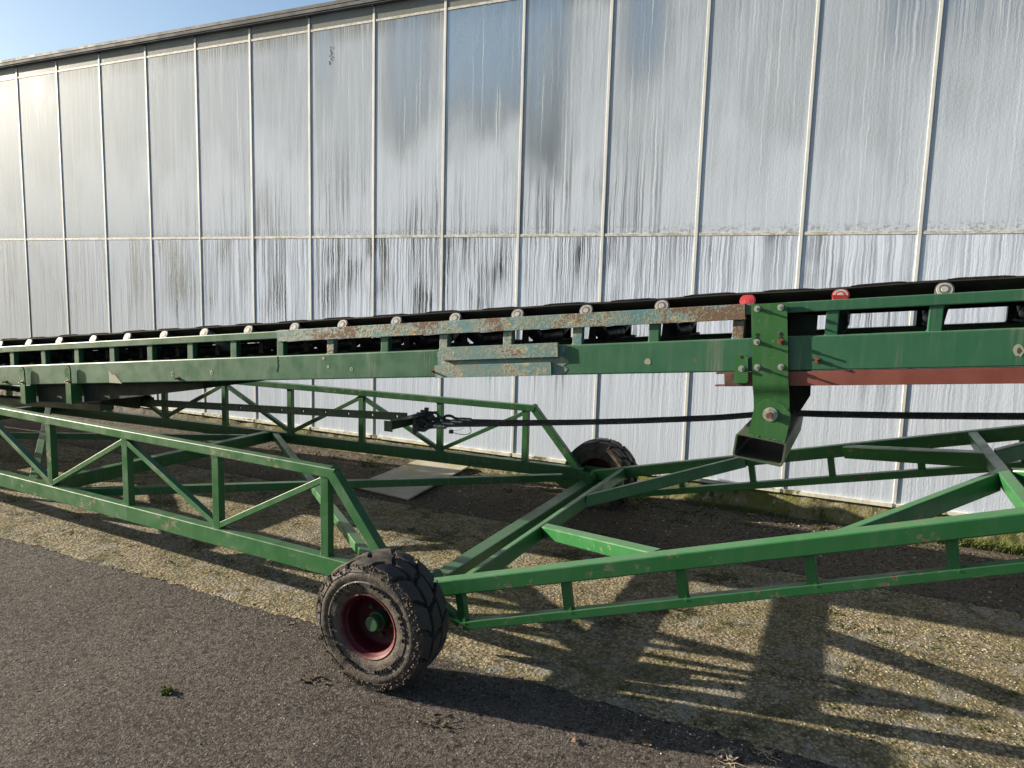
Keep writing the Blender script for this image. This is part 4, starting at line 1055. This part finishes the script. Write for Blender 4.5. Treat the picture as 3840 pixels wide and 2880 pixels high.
for xx in (-12.9, -11.4, -9.9, -8.4, -6.9): rhs(mb, (xx, 3.48, bb(xx)), (xx, 3.48, 2.22), .05, .04, up=(0, 1, 0))
mb.build('added_side_board', M['dark_green'], MC, smooth=20)  # ribbed board out of view, added to cast shade on the far truss
mb = MB(); prism(mb, [(-13.2, .62), (-8.2, .94), (-8.2, 1.25), (-13.2, 1.1)], 4.2, 4.206); mb.build('added_side_board', M['dark_green'], MC, smooth=20)  # lower board added opposite it, also out of view
# anchor bracket and perforated adjuster bar
mb = MB(); prism(mb, [(-5.32, .70), (-5.3, .645), (-4.9, .645), (-4.88, .665), (-4.87, .735), (-4.98, .75)], 3.745, 3.757); prism(mb, [(-5.32, .70), (-5.3, .645), (-4.9, .645), (-4.88, .665), (-4.87, .735), (-4.98, .75)], 3.835, 3.847)
mb.build('anchor_bracket', M['inside'], MC, smooth=20)
def adj_bar():
    x0, z0, x1, z1 = -4.9, .688, -2.52, .812; L = x1-x0; sl = (z1-z0)/L; H = .0245; y0, y1 = 3.785, 3.800
    hs = [-2.59 - .1875*k for k in range(12)]; mb = MB(); zc = lambda x: z0 + sl*(x-x0); xs_ = [x0]
    for h in reversed(hs):
        if h-.02 > x0: xs_ += [h-.02, h+.02]
    xs_.append(x1); holes = set(round(h, 3) for h in hs)
    i = 0
    while i < len(xs_)-1:
        a, b = xs_[i], xs_[i+1]; mid = (a+b)/2
        if abs((b-a)-.04) < 1e-6:
            n = 16; r = .0095; out = []; inn = []
            for k in range(n):
                t = 2*math.pi*k/n + math.pi/n; c, s_ = math.cos(t), math.sin(t); inn.append((mid+r*c, zc(mid)+r*s_))
                q = min(.02/abs(c) if abs(c) > 1e-6 else 9, H/abs(s_) if abs(s_) > 1e-6 else 9); ox = mid+q*c; out.append((ox, zc(mid)+q*s_ + sl*(ox-mid)))
            vs = [(x, y0, z) for x, z in out]+[(x, y0, z) for x, z in inn]+[(x, y1, z) for x, z in out]+[(x, y1, z) for x, z in inn]
            fs = []
            for k in range(n):
                l = (k+1) % n; fs += [[k, l, n+l, n+k], [2*n+k, 3*n+k, 3*n+l, 2*n+l], [n+k, n+l, 3*n+l, 3*n+k]]
                m_ = (out[k][1]-zc(out[k][0]), out[l][1]-zc(out[l][0]))
                if abs(abs(m_[0])-H) < 2e-3 and abs(abs(m_[1])-H) < 2e-3: fs.append([l, k, 2*n+k, 2*n+l])
            mb.poly(vs, fs)
        else:
            mb.poly([(a, y0, zc(a)-H), (b, y0, zc(b)-H), (b, y0, zc(b)+H), (a, y0, zc(a)+H), (a, y1, zc(a)-H), (b, y1, zc(b)-H), (b, y1, zc(b)+H), (a, y1, zc(a)+H)], [[0, 1, 2, 3], [7, 6, 5, 4], [3, 2, 6, 7], [0, 4, 5, 1]])
        i += 1
    return mb.build('adjuster_bar', M['dark_green'], MC, smooth=20)
adj_bar()
mb = MB(); box(mb, (-2.545, 3.59, .752), (-2.49, 3.60, .815)); rhs(mb, (-2.52, 3.60, .785), (-2.45, 3.96, .80), .05, .045, r=.004)
prism(mb, [(-2.52, .818), (-2.38, .842), (-2.38, .836), (-2.52, .808)], 3.62, 3.95); mb.build('equaliser_plate', M['dark_green'], MC, smooth=20)
# shackles, ferrules and four ropes side by side
YR = [3.72, 3.765, 3.81, 3.855]
for i, y in enumerate(YR):
    zc = .786+.009*i; x0 = -2.41
    mb = MB(); arc = [(x0+.0, y, zc+.03), (x0+.05, y, zc+.032)] + [(x0+.055+.032*math.sin(t), y, zc+.032*math.cos(t)) for t in np.linspace(.15, 3.0, 9)] + [(x0+.05, y, zc-.032), (x0, y, zc-.03)]
    tubepath(mb, arc, .0085, 8); cyl(mb, (x0-.005, y, zc-.045), (x0-.005, y, zc+.045), .0125, 10); s_ = mb.build('shackle', M['shackle'], MC)
    mb = MB(); cyl(mb, (x0-.005, y, zc+.045), (x0-.005, y, zc+.058), .015, 6); cyl(mb, (x0-.005, y, zc-.058), (x0-.005, y, zc-.045), .015, 6); mb.build('shackle_nut', M['shackle'], s_)
    xf = -2.262+.032*i
    mb = MB(); L = [(xf-.085+.028*math.cos(t)*1.5, y+.0, zc+.002+.022*math.sin(t)) for t in np.linspace(.5, 5.8, 14)]
    tubepath(mb, [(xf, y, zc+.008)]+L+[(xf, y, zc)], .0085, 8); mb.build('rope_eye', M['rope'], MC)
    zf = zc+.006
    mb = MB(); cyl(mb, (xf-.01, y, zf), (xf+.065, y, zf+.004), .0155, 14); cyl(mb, (xf+.065, y, zf+.004), (xf+.072, y, zf+.004), .010, 12); mb.build('ferrule', M['ferrule'], MC)
    zs0 = zf+.006
    P0 = [(xf+.06, y, zs0), (-1.83, y, .843+.006*(i-1)*.3), (-1.4, y, .893), (-1.087, y, .932), (-.63, y, .996), (-.42, y, 1.036), (-.33, y, 1.052), (-.2, y, 1.057), (.2, y, 1.088), (.645, y, 1.128), (1.6, y, 1.235), (2.6, y, 1.36), (4.2, y, 1.6)]
    # resample and add a strand twist
    pts = []
    for a, b in zip(P0[:-1], P0[1:]):
        n_ = max(2, int((b[0]-a[0])/.03))
        for k in range(n_): t = k/n_; pts.append(V(a).lerp(V(b), t))
    pts.append(V(P0[-1]))
    sm = [pts[0]] + [(pts[k-1]+pts[k]*2+pts[k+1])/4 for k in range(1, len(pts)-1)] + [pts[-1]]
    for _ in range(6): sm = [sm[0]] + [(sm[k-1]+sm[k]*2+sm[k+1])/4 for k in range(1, len(sm)-1)] + [sm[-1]]
    mb = MB(); tubepath(mb, sm, .0062, 8); rp = mb.build('wire_rope', M['rope'], MC)
    if True:
        fine = []
        for a, b in zip(sm[:-1], sm[1:]):
            for k in range(3): fine.append(a.lerp(b, k/3))
        for ph in range(3):
            mb = MB(); tubepath(mb, [p + V((0, math.cos(p.x*120+ph*2.094), math.sin(p.x*120+ph*2.094)))*.0042 for p in fine if p.x < .9], .0032, 5); mb.build('strand', M['rope'], rp)
mb = MB(); tubepath(mb, [(-2.134, 3.68, .79), (-2.127, 3.68, .775), (-2.10, 3.69, .768), (-2.06, 3.70, .765), (-2.03, 3.71, .772), (-2.017, 3.71, .79), (-2.03, 3.71, .812)], .0022, 5); tubepath(mb, [(-2.15, 3.68, .80), (-2.12, 3.68, .785), (-2.09, 3.69, .79), (-2.06, 3.7, .805)], .0012, 4); box(mb, (-2.145, 3.67, .768), (-2.125, 3.69, .788)); mb.build('loose_wire', M['rope'], MC)
for p in ((-1.86, yF(-1.86)-.001, .336),):
    pass
print('objects', len(bpy.data.objects), 'tris', sum(len(o.data.polygons)*2 for o in bpy.data.objects if o.type == 'MESH'))
